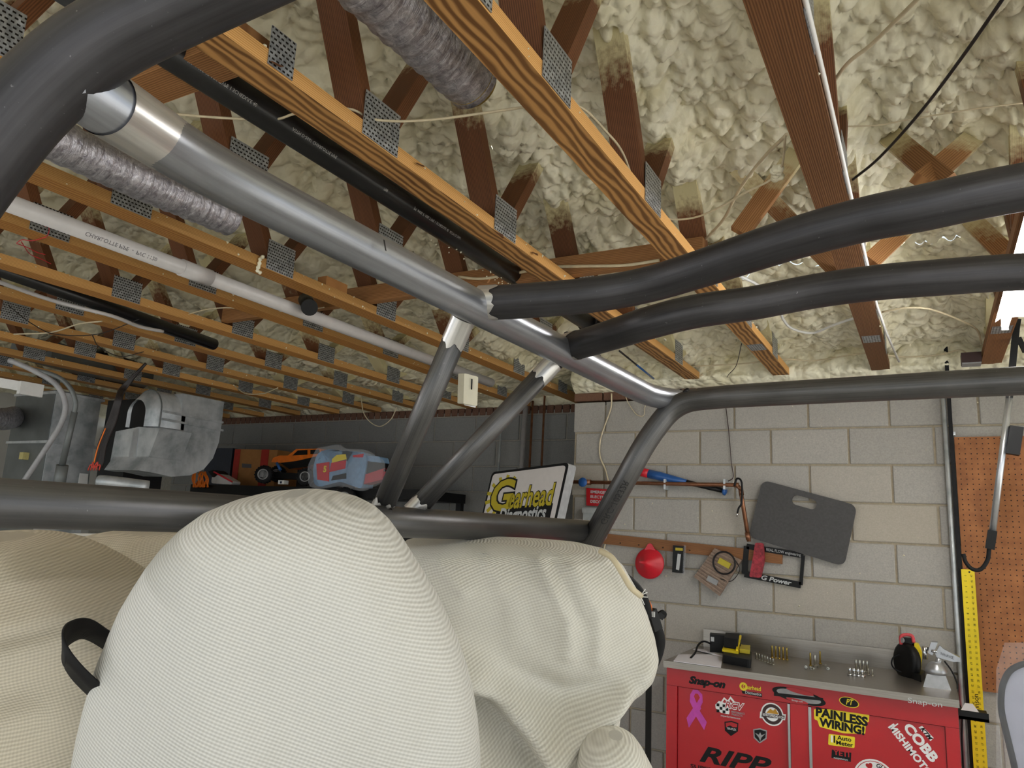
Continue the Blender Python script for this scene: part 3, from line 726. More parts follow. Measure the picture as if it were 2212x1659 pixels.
# vehicle body below the lower rail
car = thing('vehicle_body', 'dark painted vehicle body side under the cage lower rail', 'vehicle body', at(300, 1250, 1.35))
m = MB(); m.mat(M_NAVY).beam(at(-300,1178,1.05), at(420,1192,1.40), .05, .035); m.build('body_rail', car)
m = MB(); m.mat(M_WHITE).beam(at(-300,1149,1.02), at(420,1158,1.37), .012, .004); m.build('trim_strip', car)
m = MB(); m.mat(M_BLACK).beam(at(780,1172,1.47), at(1245,1189,1.72), .05, .045); m.build('rear_seal', car)
m = MB(); m.mat(M_GREY).tube(spline([at(1120,1172,1.64), at(1165,1180,1.62), at(1215,1184,1.62)], 6), .014, 12); m.build('seal_lip', car)
# wiring loom and black post right of the frayed blanket
lo = thing('wiring_loom', 'black wiring loom with plug connectors hanging behind the frayed blanket', 'wiring', at(1412, 1420, 1.5))
m = MB(); m.mat(M_RUBBER).tube(spline([at(1335,1235,1.45), at(1372,1268,1.45), at(1392,1300,1.45), at(1400,1335,1.45)], 6), .010, 12)
m.tube(spline([at(1412,1345,1.48), at(1424,1380,1.48), at(1418,1415,1.48), at(1404,1445,1.48)], 6), .012, 12); m.build('loom_sleeve', lo)
m = MB(); m.mat(M_BLACK).beam(at(1405,1318,1.46), at(1418,1360,1.46), .016, .020); m.mat(M_INKW).box(at(1409,1327,1.445), .010, .004, .010); m.build('plug_connector', lo)
m = MB(); m.mat(M_BLACK).beam(at(1420,1326,1.47), at(1432,1334,1.47), .012, .010); m.lathe([(.008,-.004),(.009,0),(.008,.004)], at(1431,1327,1.47), FWD, 10); m.build('clip', lo)
m = MB()
for k, mt in enumerate((M_BROWNP, M_REDP, M_ORANGE)): m.mat(mt).tube(spline([at(1398+k*2,1296+k,1.45), at(1403+k*2,1310,1.45), at(1407,1320,1.45)], 4), .0015, 6)
m.build('bare_wire', lo)
m = MB(); m.mat(M_BLACK).beam(at(1402,1400,1.62), at(1398,1900,1.66), .013, .013); m.box(at(1398,1900,1.66), .06, .06, .01); tag(m.build('black_post'), 'slim black upright post behind the frayed blanket', 'post')

# ================================================================== PIPES, DUCTS AND CABLES UNDER THE ROOF
def along_y(x, y, X, ya, yb):
    p = onX(x, y, X); return [Vector((X, ya, p.z)), Vector((X, yb, p.z))], (p-EYE).dot(FWD)
# thick black drain pipe
pth, dd = along_y(735, 349, -1.43, .55, 3.35); rr = 31*dd/F_PX
pipe = thing('drain_pipe', 'thick black drain pipe with white print running beside the striped truss', 'pipe', (-1.43, 2, pth[0].z))
m = MB(); m.mat(M_ABS).tube(pth, rr, 28); m.build('pipe_run', pipe)
m = MB(); m.mat(M_ABS).tube([Vector((-1.43, 3.22, pth[0].z)), Vector((-1.43, 3.38, pth[0].z))], rr*1.18, 28); m.build('coupling', pipe)
def pipe_text(part, txt, X, z, yc, r, size, mat, roll, flip=1, name='pipe_print'):
    a, b = Vector((X, yc-.01, z)), Vector((X, yc+.01, z))
    if flip < 0: a, b = b, a
    m = MB(); text_into(m, txt, (0,0,0), (1,0,0), (0,1,0), size, mat, wrap=wrap_on(a, b, r, roll)); return m.build(name, part)
for yc, tx in ((1.02, 'JM  #400 3" ABS TYPE 1 SCHEDULE 40'), (1.32, 'ASTM D-2661 CHARLOTTE PIPE'), (1.62, '788'), (1.90, 'JM  #400 3" ABS TYPE 1 SCHEDULE 40  ASTM D-2661')):
    pipe_text(pipe, tx, -1.43, pth[0].z, yc, rr, .012, M_INKW, -.1)
# long white drain pipe
pth, dd = along_y(430, 592, -2.43, .9, 4.0); rr = 16*dd/F_PX
pipe = thing('drain_pipe', 'long white drain pipe with faint print, left of the long upper cage tube', 'pipe', (-2.43, 2.5, pth[0].z))
m = MB(); m.mat(M_PVC).tube(pth, rr, 24); m.build('pipe_run', pipe)
m = MB(); m.mat(M_PVC).tube([Vector((-2.43, 1.70, pth[0].z)), Vector((-2.43, 1.83, pth[0].z))], rr*1.14, 24); m.build('coupling', pipe)
pipe_text(pipe, 'CHARLOTTE PIPE  -  PVC 1120', -2.43, pth[0].z, 1.45, rr, .020, M_INKG, .15)
# foil flexible ducts
def flex(path, r, lab, seg=28, openend=True):
    t = thing('flex_duct', lab, 'duct', path[0], 'foil flexible ducts'); m = MB(); m.mat(M_FOIL)
    P = spline(path, 40); k = len(P); rr = [r*(1+.035*math.sin(i*1.9)+.02*math.sin(i*.7)) for i in range(k)]; m.tube(P, rr, seg); m.build('foil_jacket', t)
    if openend:
        d = (P[-1]-P[-4]).normalized(); m = MB(); m.mat(M_INSUL).tube([P[-1]-d*.015, P[-1]+d*.02], [r*.97, r*.80], seg); tag(m.build('insulation', t), 'yellow fibre insulation at the cut end')
    return t
X1 = -.935; pm = onX(1000, 150, X1)
a = onX(1022, 178, X1)
flex([Vector((X1-.05, .35, a.z+.03)), Vector((X1-.02, .9, a.z+.01)), Vector((X1, a.y, a.z))], .070, 'silver foil flexible duct with a cut yellow end, between the two striped trusses')
X2 = -1.93; a = onX(405, 428, X2)
flex([Vector((X2, .5, a.z)), Vector((X2, 1.1, a.z-.01)), Vector((X2, 1.5, a.z))], .057, 'crinkled foil flexible duct behind the long upper cage tube', openend=False)
a = at(20, 905, 4.6); flex([at(-60, 905, 4.9), at(10, 905, 5.2), at(30, 900, 5.5)], .075, 'dull flexible duct left of the grey plenum', openend=False)
# second black pipe with the thin pipes beside it
pipe = MB(); pipe.mat(M_ABS).tube([onZ(-60, 560, .945), onZ(462, 744, .945)], .033, 20); tag(pipe.build('drain_pipe'), 'second black pipe on the left, between slimmer trusses', 'pipe')
m = MB(); m.mat(M_PVC).tube(spline([onZ(-60, 588, .905), onZ(110, 648, .905), onZ(240, 682, .895), onZ(300, 705, .895), onZ(352, 716, .905)], 6), .009, 10); tag(m.build('water_pipe'), 'thin white water pipe beside the second black pipe', 'pipe')
# cables
def cable(pts, z, r, mat, lab, n=6, name='cable'):
    P = [onZ(p[0], p[1], p[2] if len(p) > 2 else z) for p in pts]; m = MB(); m.mat(mat).tube(spline(P, n), r, 8); return tag(m.build(name), lab, 'cable', 'loose cables')
cable([(375,246),(470,254),(590,258),(645,244),(750,235),(800,256),(860,262),(940,258),(1040,245),(1135,231)], .985, .0032, M_CREAMW, 'thin cream cable crossing above the thick black drain pipe')
cable([(1135,231),(1190,222),(1255,232),(1310,285),(1345,330),(1372,400),(1400,445),(1440,472),(1500,470),(1560,445),(1610,416),(1662,390),(1688,362),(1697,290)], .985, .0032, M_CREAMW, 'thin white cable looping past the nail plates of the bold-grained truss')
m = MB(); m.mat(M_FOAM); m.smooth = True
for k in range(9): m.lathe([(.001,-.012),(.010,-.007),(.013,0),(.009,.008),(.001,.012)], onZ(1680+random.uniform(-10,10), 376+random.uniform(-12,12), .985), (random.random(),random.random(),1), 10)
tag(m.build('foam_blob'), 'lumpy foam blob stuck on the thin white cable', 'foam')
P = [onY(x, y, y0-.03) for x, y in ((990,598),(1040,602),(1110,591),(1180,578),(1260,575),(1350,573),(1425,562))]
m = MB(); m.mat(M_CREAMW).tube(spline(P, 6), .006, 8); tag(m.build('cable'), 'thick cream cable lying along the cross board', 'cable', 'loose cables')
xe = TR[1]+.006
P = [Vector((xe, y, zw(HB)+.012+.006*math.sin(y*5))) for y in np.arange(.9, 3.3, .15)]
m = MB(); m.mat(M_WHITE).tube(P+[onZ(1915,720,.925), onZ(1942,781,.925)], .0055, 8); tag(m.build('cable'), 'white cable stapled along the dark brown truss', 'cable', 'loose cables')
cable([(1788,196),(1830,138),(1880,98),(1940,40),(1990,-10)], 1.18, .005, M_CREAMW, 'tan cable rising to the right beside the dark brown truss')
cable([(2175,-15),(2080,121),(1990,240),(1900,340),(1842,388)], 1.12, .0042, M_WIREB, 'black cable stretched diagonally under the bright foam')
cable([(1810,274),(1900,270),(1960,259),(2100,236),(2215,222)], 1.2, .0022, M_CREAMW, 'hair-thin pale cable between the two rightmost trusses')
cable([(1497,545),(1540,500),(1565,470),(1600,405),(1650,340),(1700,290)], 1.06, .005, M_CREAMW, 'tan cable left of the dark brown truss, above the roof bars')
cable([(1598,596),(1640,618),(1680,660),(1692,690),(1712,710),(1755,719),(1800,702),(1855,684)], .965, .006, M_WHITE, 'thick white cable sagging between the lower roof bar and header')
cable([(1905,674),(1960,665),(2010,668),(2070,690),(2110,712),(2121,745)], .985, .0045, M_CREAMW, 'cream cable crossing the right foam bay under the lower roof bar')
cable([(1480,792),(1600,786),(1690,776),(1760,779),(1870,763),(1950,771),(2030,766),(2075,756),(2094,772)], .975, .004, M_CREAMW, 'cream cable running low along the eave foam')
cable([(1602,742),(1590,790),(1572,812),(1562,836)], .93, .002, M_WIREB, 'thin dark wire dangling in front of the eave foam')
cable([(402,680),(450,668),(500,665),(560,672),(640,672),(700,664)], .955, .003, M_CREAMW, 'thin tan cable crossing behind the white drain pipe')
cable([(30,722),(110,718),(170,700),(220,694)], .915, .004, M_CREAMW, 'grey-tan cable lying across the trusses at the far left')
cable([(18,660),(70,700),(120,722),(210,722),(300,690)], .90, .0025, M_WIREB, 'thin black wire sagging across the left trusses')
cable([(200,725),(215,750),(260,770),(310,760)], .905, .0025, M_WIREB, 'short black wire loop under the left trusses')
cable([(505,832),(530,850),(570,850),(600,838)], .905, .004, M_CREAMW, 'pale cable loop under the trusses left of the thin diagonals')
P = [onY(x, y, 4.7) for x, y in ((780,855),(785,890),(800,912),(822,921),(845,905),(857,880))]; m = MB(); m.mat(M_CREAMW).tube(spline(P, 6), .004, 8); tag(m.build('cable'), 'pale cable loop hanging over the painted wall', 'cable', 'loose cables')
m = MB(); m.mat(M_REDP)
for pts in (((36,525),(48,518),(70,520),(100,512)), ((36,526),(60,535),(80,545),(98,550)), ((46,522),(64,548),(90,560),(110,570)), ((100,512),(106,500),(104,486),(98,490))): m.tube(spline([onZ(x, y, .92) for x, y in pts], 5), .0016, 6)
tag(m.build('thin_wires'), 'tangle of thin red wires below the white drain pipe', 'wire')
m = MB(); m.mat(M_BLACK).tube([onZ(660, 648, .99), onZ(668, 664, .90)], .033, 20, True); m.tube([onZ(668,663,.905), onZ(668.5,664.5,.895)], [.036,.036], 20); tag(m.build('open_pipe_end'), 'short black open pipe end pointing down by the white drain pipe', 'pipe')
m = MB(); m.mat(M_WIREB).tube([onZ(1338,758,.94), onZ(1375,788,.94)], .005, 8); m.mat(M_BLUE).tube([onZ(1375,788,.94), onZ(1412,818,.94)], .006, 8); tag(m.build('probe_rod'), 'dark rod with a blue grip tucked behind the long upper tube', 'rod')
m = MB(); m.mat(M_BROWNP).box(onZ(2098, 784, .90)+Vector((0,0,.02)), .085, .085, .05); m.mat(M_GREY).box(onZ(2098, 784, .90)+Vector((0,0,-.008)), .08, .08, .006); tag(m.build('junction_box'), 'dark brown round-cornered junction box at the end of a right-hand truss', 'junction box')
# splinters on the striped truss and the small board
tA = [o for o in bpy.data.objects if o.name == 'roof_truss.003'][0]
for (x, y, w_) in ((897,352,.016), (1072,503,.03), (1148,545,.018), (583,132,.02)):
    p = onX(x, y, TR[3]+.006); m = MB(); m.mat(M_WEB).prism([p, p+Vector((.004,.03,.004)), p+Vector((.018,.012,-w_*.6))], Vector((0,.006,.004))); m.build('splinter', tA)
m = MB(); m.mat(M_FOAM).tube(spline([onX(x, y, TR[5]+.010) for x, y in ((570,553),(562,560),(560,572),(556,584),(563,590))], 5), [.004+.004*abs(math.sin(i*.9)) for i in range(21)], 10)
tag(m.build('foam_drip'), 'pale foam drip hanging beside a nail plate under the long upper tube', 'foam')
p = onX(722, 618, TR[5]-.02); m = MB(); m.mat(M_CARD).box((TR[5]-.03, p.y, zw(HB)+chh+.022), .05, .13, .04); tag(m.build('wood_scrap'), 'small pale wood scrap lying on a truss near the white drain pipe', 'wood scrap')
# lit fluorescent fixture on the right truss
def fixture(name, lab, cx_, ya, yb, z, lit=True, power=34):
    t = thing(name, lab, 'light fixture', (cx_, (ya+yb)/2, zw(z))); L = yb-ya
    m = MB(); m.mat(M_WHITE); pr = [(-.068,.008),(-.055,.03),(-.02,.05),(.02,.05),(.055,.03),(.068,.008),(.05,.02),(0,.024),(-.05,.02)]
    m.prism([(cx_+a, ya, zw(z)+.012+b) for a, b in pr], (0, L, 0)); m.build('reflector', t)
    for sx in (-.038, .038):
        m = MB(); m.mat(M_GLOW if lit else M_WHITE).tube([(cx_+sx, ya+.02, zw(z)), (cx_+sx, yb-.02, zw(z))], .0127, 14); m.build('lamp_tube', t)
        for yy in (ya+.012, yb-.012):
            m = MB(); m.mat(M_WHITE).box((cx_+sx, yy, zw(z)+.008), .022, .016, .05); m.build('socket', t)
    for yy in (ya+.1, yb-.1):
        m = MB(); m.mat(M_CHROME).tube([(cx_, yy, zw(z)+.06), (cx_, yy, zw(HB)+.004)], .0015, 6); m.build('hanging_chain', t)
    return t
pe = onZ(2170, 706, .86)
fixture('fluorescent_fixture', 'lit two-tube fluorescent fixture at the right edge under a truss', pe.x+.038, pe.y-1.2, pe.y, .86)
# unseen fixtures of the same kind, added behind the camera for more light inside
fixture('fluorescent_fixture', 'added unseen fluorescent fixture behind the viewpoint on the right', 1.35, -1.9, -.7, .86)
fixture('fluorescent_fixture', 'added unseen fluorescent fixture behind the viewpoint on the left', -2.9, -1.2, 0.0, .86)
m = MB(); m.mat(M_WHITE).beam(at(-160,800,4.7), at(64,838,4.35), .12, .055); m.box(at(66,841,4.34), .03, .13, .075)
tag(m.build('shop_light'), 'white unlit shop light housing at the left edge under the trusses', 'light fixture')
# white chime box
bx = thing('chime_box', 'cream plastic box hanging between the thin diagonals', 'chime box', at(1010, 875, 3.9))
fr = [at(1003,806,3.86), at(1033,814,3.86), at(1031,877,3.86), at(1001,872,3.86)]; m = MB(); m.mat(plain('ivory_plastic', (236,230,206), .45, 0, .03)); m.prism(rounded(fr, .006, 3), (FWD*.05-RGT*.035)); m.build('cover', bx)
m = MB(); m.mat(M_BLACK).prism([at(1018,818,3.855), at(1021,818.8,3.855), at(1020,842,3.855), at(1017,841,3.855)], -FWD*.002); m.build('slot', bx)
m = MB(); m.mat(M_WHITE).prism([at(1003,870,3.9), at(1028,876,3.9), at(1027,881,3.9), at(1003,875,3.9)], FWD*.03); m.build('bracket', bx)
# ---- sheet-metal plenum, duct elbow, conduits on the left
c0 = onZ(121, 842, .80); Xp, Yp = c0.x, c0.y; ztp = c0.z
yr = onX(213, 900, Xp).y; xl = onY(28, 900, Yp).x
pl = thing('duct_plenum', 'tall grey sheet-metal furnace plenum at the left', 'plenum', ((Xp+xl)/2, (Yp+yr)/2, 0))
m = MB(); m.mat(M_GALVD).box(((Xp+xl)/2, (Yp+yr)/2, ztp/2), Xp-xl, yr-Yp, ztp-.001); m.build('casing', pl)
m = MB(); m.mat(M_GALV).box((Xp+.006, (Yp+yr)/2, ztp/2), .010, yr-Yp-.01, ztp-.02); m.build('side_panel', pl)
for zz in (ztp-.02, onX(150, 960, Xp).z):
    m = MB(); m.mat(M_GALV).box(((Xp+xl)/2+.01, (Yp+yr)/2, zz), Xp-xl+.03, yr-Yp+.03, .018); m.build('seam_flange', pl)
p = onY(52, 985, Yp-.02); m = MB(); m.mat(plain('ivory_switch', (196,184,120), .5)).box(p, .05, .04, .05); m.build('sensor_box', pl)
m = MB(); m.mat(M_WHITE).prism([onX(172,1022,Xp+.02), onX(190,1024,Xp+.02), onX(188,1050,Xp+.02), onX(168,1046,Xp+.02)], (.004,0,0)); m.build('paper_tag', pl)
# trunk duct over the trusses
a, b = onZ(60, 800, .995), onZ(290, 838, .995)
m = MB(); m.mat(M_GALVD).prism([onZ(20,770,.97), onZ(110,775,.97), onZ(330,826,.97), onZ(300,846,.97)], (0,0,.12)); tag(m.build('trunk_duct'), 'flat grey trunk duct lying above the left trusses', 'duct')
Xd = onZ(350, 842, .80).x
q = lambda x, y: onX(x, y, Xd)
du = thing('duct_elbow', 'galvanised duct elbow with rounded bottom and dark open mouth', 'duct', q(380, 1030))
prof = [q(396,850), q(484,868), q(479,915), q(473,955), q(460,990), q(440,1014), q(410,1027), q(370,1030), q(335,1022), q(300,1016), q(318,990), q(338,950), q(346,922), q(390,930)]
m = MB(); m.mat(M_GALV).prism(prof, (-.38, 0, 0)); m.build('elbow_body', du)
for ya, yb in ((888,892),(905,908)):
    m = MB(); m.mat(M_GALV).beam(q(349, ya)+Vector((.009,0,0)), q(480, ya+25)+Vector((.009,0,0)), .012, .014); m.build('seam_band', du)
# barrel-vaulted mouth of the elbow
Yf_ = q(346,905).y; Rv = .15; zc_ = q(345,838).z-Rv
zl_ = q(346,922).z
def arch(r, ox=0.0, oy=0.0, oz=0.0, n=18):
    return [Vector((Xd-Rv+ox+r, Yf_+oy, zl_))]+[Vector((Xd-Rv+ox+r*math.cos(math.pi*k/n), Yf_+oy, zc_+oz+r*math.sin(math.pi*k/n))) for k in range(n+1)]+[Vector((Xd-Rv+ox-r, Yf_+oy, zl_))]
A1, A2, A3 = arch(Rv), arch(.10, -.075, -.03, -.02), arch(Rv, 0, q(400,905).y-Yf_)
m = MB(); m.mat(M_GALV); m.smooth = True
for P in (A3, A1, A2): m.v += P
n_ = len(A1)
for r_ in range(2):
    for k in range(n_-1): a = r_*n_+k; m.face((a, a+1, a+n_+1, a+n_))
m.build('flared_collar', du)
m = MB(); m.mat(M_BLACK).prism([p+Vector((0,.02,0)) for p in A2], (0,.004,0)); m.build('mouth_shade', du)  # black sheet stands in for the shade inside the mouth
m = MB(); m.mat(M_GALVD).tube(A1, .005, 8, False); m.build('rim_bead', du)
fy = Yf_-.05
yb_ = lambda x, y: onY(x, y, fy)
m = MB(); m.mat(M_GALV).prism([yb_(250,932), yb_(300,922), yb_(345,925), yb_(322,985), yb_(295,1016), yb_(262,1018), yb_(236,1008)], (0, .25, 0)); m.build('lower_boot', du)
m = MB(); m.mat(M_ALU).prism([onY(288,930,fy-.004), onY(300,925,fy-.004), onY(290,1014,fy-.004), onY(272,1018,fy-.004)], (0, .003, 0)); m.build('foil_tape', du)
m = MB(); m.mat(M_GALV).tube(spline([at(215,1040,4.0), at(240,1042,4.0), at(320,1052,4.1)], 6), .035, 14); tag(m.build('condensate_pipe'), 'low silver pipe under the duct elbow', 'pipe')
m = MB(); m.mat(M_BLACK).box((Xd-.45, q(260,950).y+.4, zw(.3)), .3, .3, .9); tag(m.build('shade_block'), 'black block standing in for the shade between the plenum and the duct elbow', 'cabinet')  # black block added for the deep shade beside the elbow
cz = lambda x, y, d=3.6: at(x, y, d)
m = MB(); m.mat(M_GALVD).tube(spline([cz(60,795), cz(120,812), cz(150,836), cz(163,868), cz(160,895)], 8), .011, 12); m.tube([cz(161,890), cz(133,1010)], .015, 12); m.tube([cz(135,1005), cz(126,1060)], .027, 14); tag(m.build('bent_conduit'), 'bent galvanised conduit in front of the grey plenum', 'conduit')
m = MB(); m.mat(M_WIREG).tube(spline([cz(20,778,3.4), cz(75,802,3.4), cz(122,832,3.4), cz(141,872,3.4), cz(132,915,3.4), cz(95,975,3.4), cz(48,1045,3.4)], 8), .012, 12); tag(m.build('flexible_conduit'), 'grey flexible conduit curving down in front of the plenum', 'conduit')
m = MB(); m.mat(M_WIREB)
for k in range(6): m.tube(spline([cz(300+k*3,800-k*3,3.7), cz(262+k*2,838,3.7), cz(252+k*2,860,3.6), cz(235+k*3,910,3.6), cz(214+k*3,960,3.6), cz(205+k*3,1010,3.6)], 6), .007, 8)
m.mat(M_ORANGE); m.tube(spline([cz(228,925,3.58), cz(212,965,3.58), cz(203,1000,3.58)], 5), .003, 8)
tag(m.build('cable_bundle'), 'bundle of dark cables dropping between the plenum and the duct elbow', 'cable')
m = MB(); m.mat(plain('red_orange_clip', (190,60,44), .5))
for k in range(5): m.tube(spline([cz(202,1012,3.5), cz(196+k*5,1004-(k%2)*6,3.5), cz(190+k*6,1016,3.5)], 4), .0032, 6)
tag(m.build('cable_ties'), 'red-orange ties at the foot of the cable bundle', 'cable tie')
# foam crumbs clinging to the chords and walls
m = MB(); m.mat(M_FOAM); m.smooth = True
def crumb(p, s):
    n = len(m.v); d = [Vector((1,0,0)),Vector((-1,0,0)),Vector((0,1,0)),Vector((0,-1,0)),Vector((0,0,1)),Vector((0,0,-1))]
    m.v += [Vector(p)+q*s*random.uniform(.5,1.3) for q in d]
    for f in ((0,2,4),(2,1,4),(1,3,4),(3,0,4),(2,0,5),(1,2,5),(3,1,5),(0,3,5)): m.face(tuple(n+i for i in f))
for i, X in enumerate(TR):
    for k in range(34 if i > 3 else 16):
        y = random.uniform(.7, 4.8 if X < -2 else 4.2); crumb((X+.001, y, zw(HB)+random.uniform(0, .038)), random.choice((.0022,.003,.004,.006)))
    for k in range(20): crumb((X-.0445+random.uniform(-.04,.04), random.uniform(.7, 4.3), zw(HB)+.041), .008)
for k in range(70): crumb((random.uniform(-1.9, .8), YN-.001, zw(random.uniform(-.4, .8))), random.choice((.002,.003,.005)))
for k in range(30): crumb((-1.43+random.uniform(-.04,.01), random.uniform(1.9, 2.6), pth[0].z*0+onX(735,349,-1.43).z-.05), .004)
tag(m.build('foam_crumbs', base=(0,0,0)), 'cream foam crumbs spattered over trusses and wall', 'foam', kind='stuff')

# ================================================================== THINGS ON AND ALONG THE WALLS
def wn(x, y, off=0.0): return onY(x, y, YN-off)
def wf(x, y, off=0.0): return onY(x, y, YF-off)
# pegboard and the channels beside it
tl = wn(2061, 944, .02); bt = wn(2131, 1494, .02)
m = MB(); m.mat(M_PEG).prism([(tl.x, YN-.02, tl.z), (1.25, YN-.02, tl.z), (1.25, YN-.02, bt.z), (tl.x, YN-.02, bt.z)], (0, .006, 0)); tag(m.build('pegboard'), 'brown perforated pegboard on the block wall at the right', 'pegboard')
xc_ = wn(2055, 1045, .03).x
m = MB(); m.mat(M_GALV).tube([(xc_-.012, YN-.035, .02), (xc_-.012, YN-.035, zw(.90))], .0105, 16); tag(m.build('wall_conduit'), 'galvanised vertical conduit left of the pegboard', 'conduit')
m = MB(); m.mat(M_RUBBER).box((xc_+.013, YN-.03, zw(-.05)), .018, .03, 1.9+.9); tag(m.build('edge_channel', base=None), 'dark channel strip between the conduit and pegboard', 'channel')
m = MB(); m.mat(M_GALV).box(wn(2059, 937, .02), .02, .02, .018); tag(m.build('conduit_clamp'), 'small grey clamp at the top corner of the pegboard', 'clamp')
# yellow rule
xr_ = wn(2091, 1240, .06).x; zt = wn(2090, 1230, .06).z
ru = thing('yellow_rule', 'long yellow drywall rule with black figures leaning by the pegboard', 'ruler', (xr_, YN-.06, 0))
m = MB(); m.mat(M_YELLOW).box((xr_, YN-.06, zt/2), .056, .003, zt); m.build('blade', ru)
m = MB(); m.mat(M_BLACK)
for k in range(44):
    zz = zt-.03-k*.0254
    text_into(m, str((k+1) % 48), (xr_-.012, YN-.0618, zz), (0,0,-1), (1,0,0), .013, M_BLACK); text_into(m, str(47-k), (xr_+.014, YN-.0618, zz), (0,0,1), (-1,0,0), .012, M_BLACK)
text_into(m, 'Johnson', (xr_, YN-.0618, zt-.62), (0,0,1), (-1,0,0), .03, M_BLACK); m.build('figures', ru)
m = MB(); m.mat(M_BLACK).lathe([(.004,0),(.004,.002)], (xr_+.006, YN-.0620, zt-.012), (0,-1,0), 12); m.build('hang_hole', ru)
# underhood light bar with hook
lb = thing('work_light_bar', 'silver work light bar with black ends and hook before the pegboard', 'work light', onY(2140, 1240, 3.85))
ly = lambda x, y: onY(x, y, 3.85)
m = MB(); m.mat(M_ALU).tube([ly(2181,852), ly(2144,1150)], .0135, 14); m.build('rod', lb)
m = MB(); m.mat(M_BLACK).beam(ly(2196,700), ly(2180,860), .026, .026, up=(0,1,0)); m.beam(ly(2197,690), ly(2193,715), .03, .03, up=(0,1,0)); m.build('upper_grip', lb)
m = MB(); m.mat(M_BLACK).beam(ly(2144,1146), ly(2138,1186), .034, .034, up=(0,1,0)); m.build('lower_grip', lb)
m = MB(); m.mat(M_RUBBER).tube(spline([ly(2137,1182), ly(2133,1210), ly(2118,1230), ly(2100,1229), ly(2086,1214), ly(2081,1196)], 6), [.008]*31 if False else .0085, 12); m.build('hook', lb)
m = MB(); m.mat(M_BLACK).beam(ly(2196,922), ly(2187,982), .050, .045, up=(0,1,0)); m.build('sliding_clip', lb)
m = MB(); m.mat(M_BLACK).beam(ly(2215,760), ly(2200,730), .02, .02, up=(0,1,0)); m.build('stub_arm', lb)
# wrapped window panel, bottom right
pn = thing('wrapped_panel', 'rounded window panel with black rubber rim wrapped in clear plastic', 'window panel', onY(2230, 1700, 3.75))
pv = lambda x, y, o=0: onY(x, y, 3.75+o)
outl = [pv(2161,1530), pv(2164,1480), pv(2180,1447), pv(2212,1432), pv(2300,1428), pv(2300,1800), pv(2215,1760), pv(2190,1650)]
m = MB(); m.mat(plain('smoky_pane', (168,170,186), .3, 0, .06, 4)).prism(rounded(outl, .04, 4), (0, .006, 0)); m.build('pane', pn)
m = MB(); m.mat(M_RUBBER).tube([v+Vector((0,-.004,0)) for v in rounded(outl, .04, 4)]+[rounded(outl, .04, 4)[0]+Vector((0,-.004,0))], .012, 10, False); m.build('rubber_rim', pn)
m = MB(); m.mat(M_FILM); m.smooth = True; n = 0; gx, gz = 14, 22
for i in range(gx):
    for k in range(gz):
        x = 2152+ i*11 - (0 if k > 3 else (3-k)*-6); y = 1388+k*19; p = pv(x, y, -.03 - .012*noise.noise(Vector((i*.6, k*.4, 2)))); m.v.append(p)
for i in range(gx-1):
    for k in range(gz-1): a = i*gz+k; m.face((a, a+1, a+gz+1, a+gz))
m.build('plastic_wrap', pn)
# kneeling mat
a, b, c, d = wn(1648,1037,.02), wn(1852,1092,.02), wn(1824,1224,.02), wn(1618,1160,.02)
ol = rounded([a, b, c, d], .045, 6); hc = wn(1738,1085,.02); ex = (b-a).normalized(); ey = (a-d).normalized()
hole = [hc+ex*(math.copysign(.040, math.cos(t))+.025*math.cos(t))+ey*.027*math.sin(t) for t in [2*math.pi*(k+.5)/28 for k in range(28)]]
bm = bmesh.new(); vo = [bm.verts.new(p) for p in ol]; vh = [bm.verts.new(p) for p in hole]
es = [bm.edges.new((vo[i], vo[(i+1) % len(vo)])) for i in range(len(vo))]+[bm.edges.new((vh[i], vh[(i+1) % len(vh)])) for i in range(len(vh))]
bmesh.ops.triangle_fill(bm, use_beauty=True, edges=es)
r_ = bmesh.ops.extrude_face_region(bm, geom=bm.faces[:]); bmesh.ops.translate(bm, verts=[v for v in r_['geom'] if isinstance(v, bmesh.types.BMVert)], vec=(0, -.016, 0))
bmesh.ops.recalc_face_normals(bm, faces=bm.faces[:]); bmesh.ops.translate(bm, verts=bm.verts[:], vec=-d)
me = bpy.data.meshes.new('kneeling_mat'); bm.to_mesh(me); bm.free(); me.materials.append(M_MAT)
o = bpy.data.objects.new('kneeling_mat', me); COL.objects.link(o); o.location = d; tag(o, 'charcoal foam kneeling mat with a hand slot hung crooked on the wall', 'mat')
# peg rail
m = MB(); m.mat(M_CHORDC).beam(wn(1300,1163,.012), wn(1690,1206,.012), .022, .062); pr_ = tag(m.build('peg_rail'), 'brown wooden rail screwed to the wall under the copper pipe', 'rail')
for x in (1340, 1380, 1432, 1490, 1540): mm = MB(); mm.mat(M_BLACK).lathe([(.004,0),(.003,.006)], wn(x, 1170+(x-1310)*.105, .024), (0,-1,0), 8); mm.build('screw', pr_)
# red funnel
fc = wn(1404, 1217, .03); ax = ((EYE-fc).normalized()+Vector((-.38, .05, .02))).normalized()
fu = thing('funnel', 'red plastic funnel hanging from the wooden rail', 'funnel', fc-Vector((0,0,.10)))
m = MB(); m.mat(M_REDP); m.lathe([(.086,0),(.090,.003),(.090,.010),(.083,.013),(.014,.085),(.010,.092),(.006,.145)], fc, ax, 36); m.build('cone', fu)
m = MB(); m.mat(M_REDP).prism(rounded([wn(1391,1190,.04), wn(1400,1174,.04), wn(1407,1174,.04), wn(1417,1191,.04)], .01, 3), (0,.006,0)); m.build('hang_tab', fu)
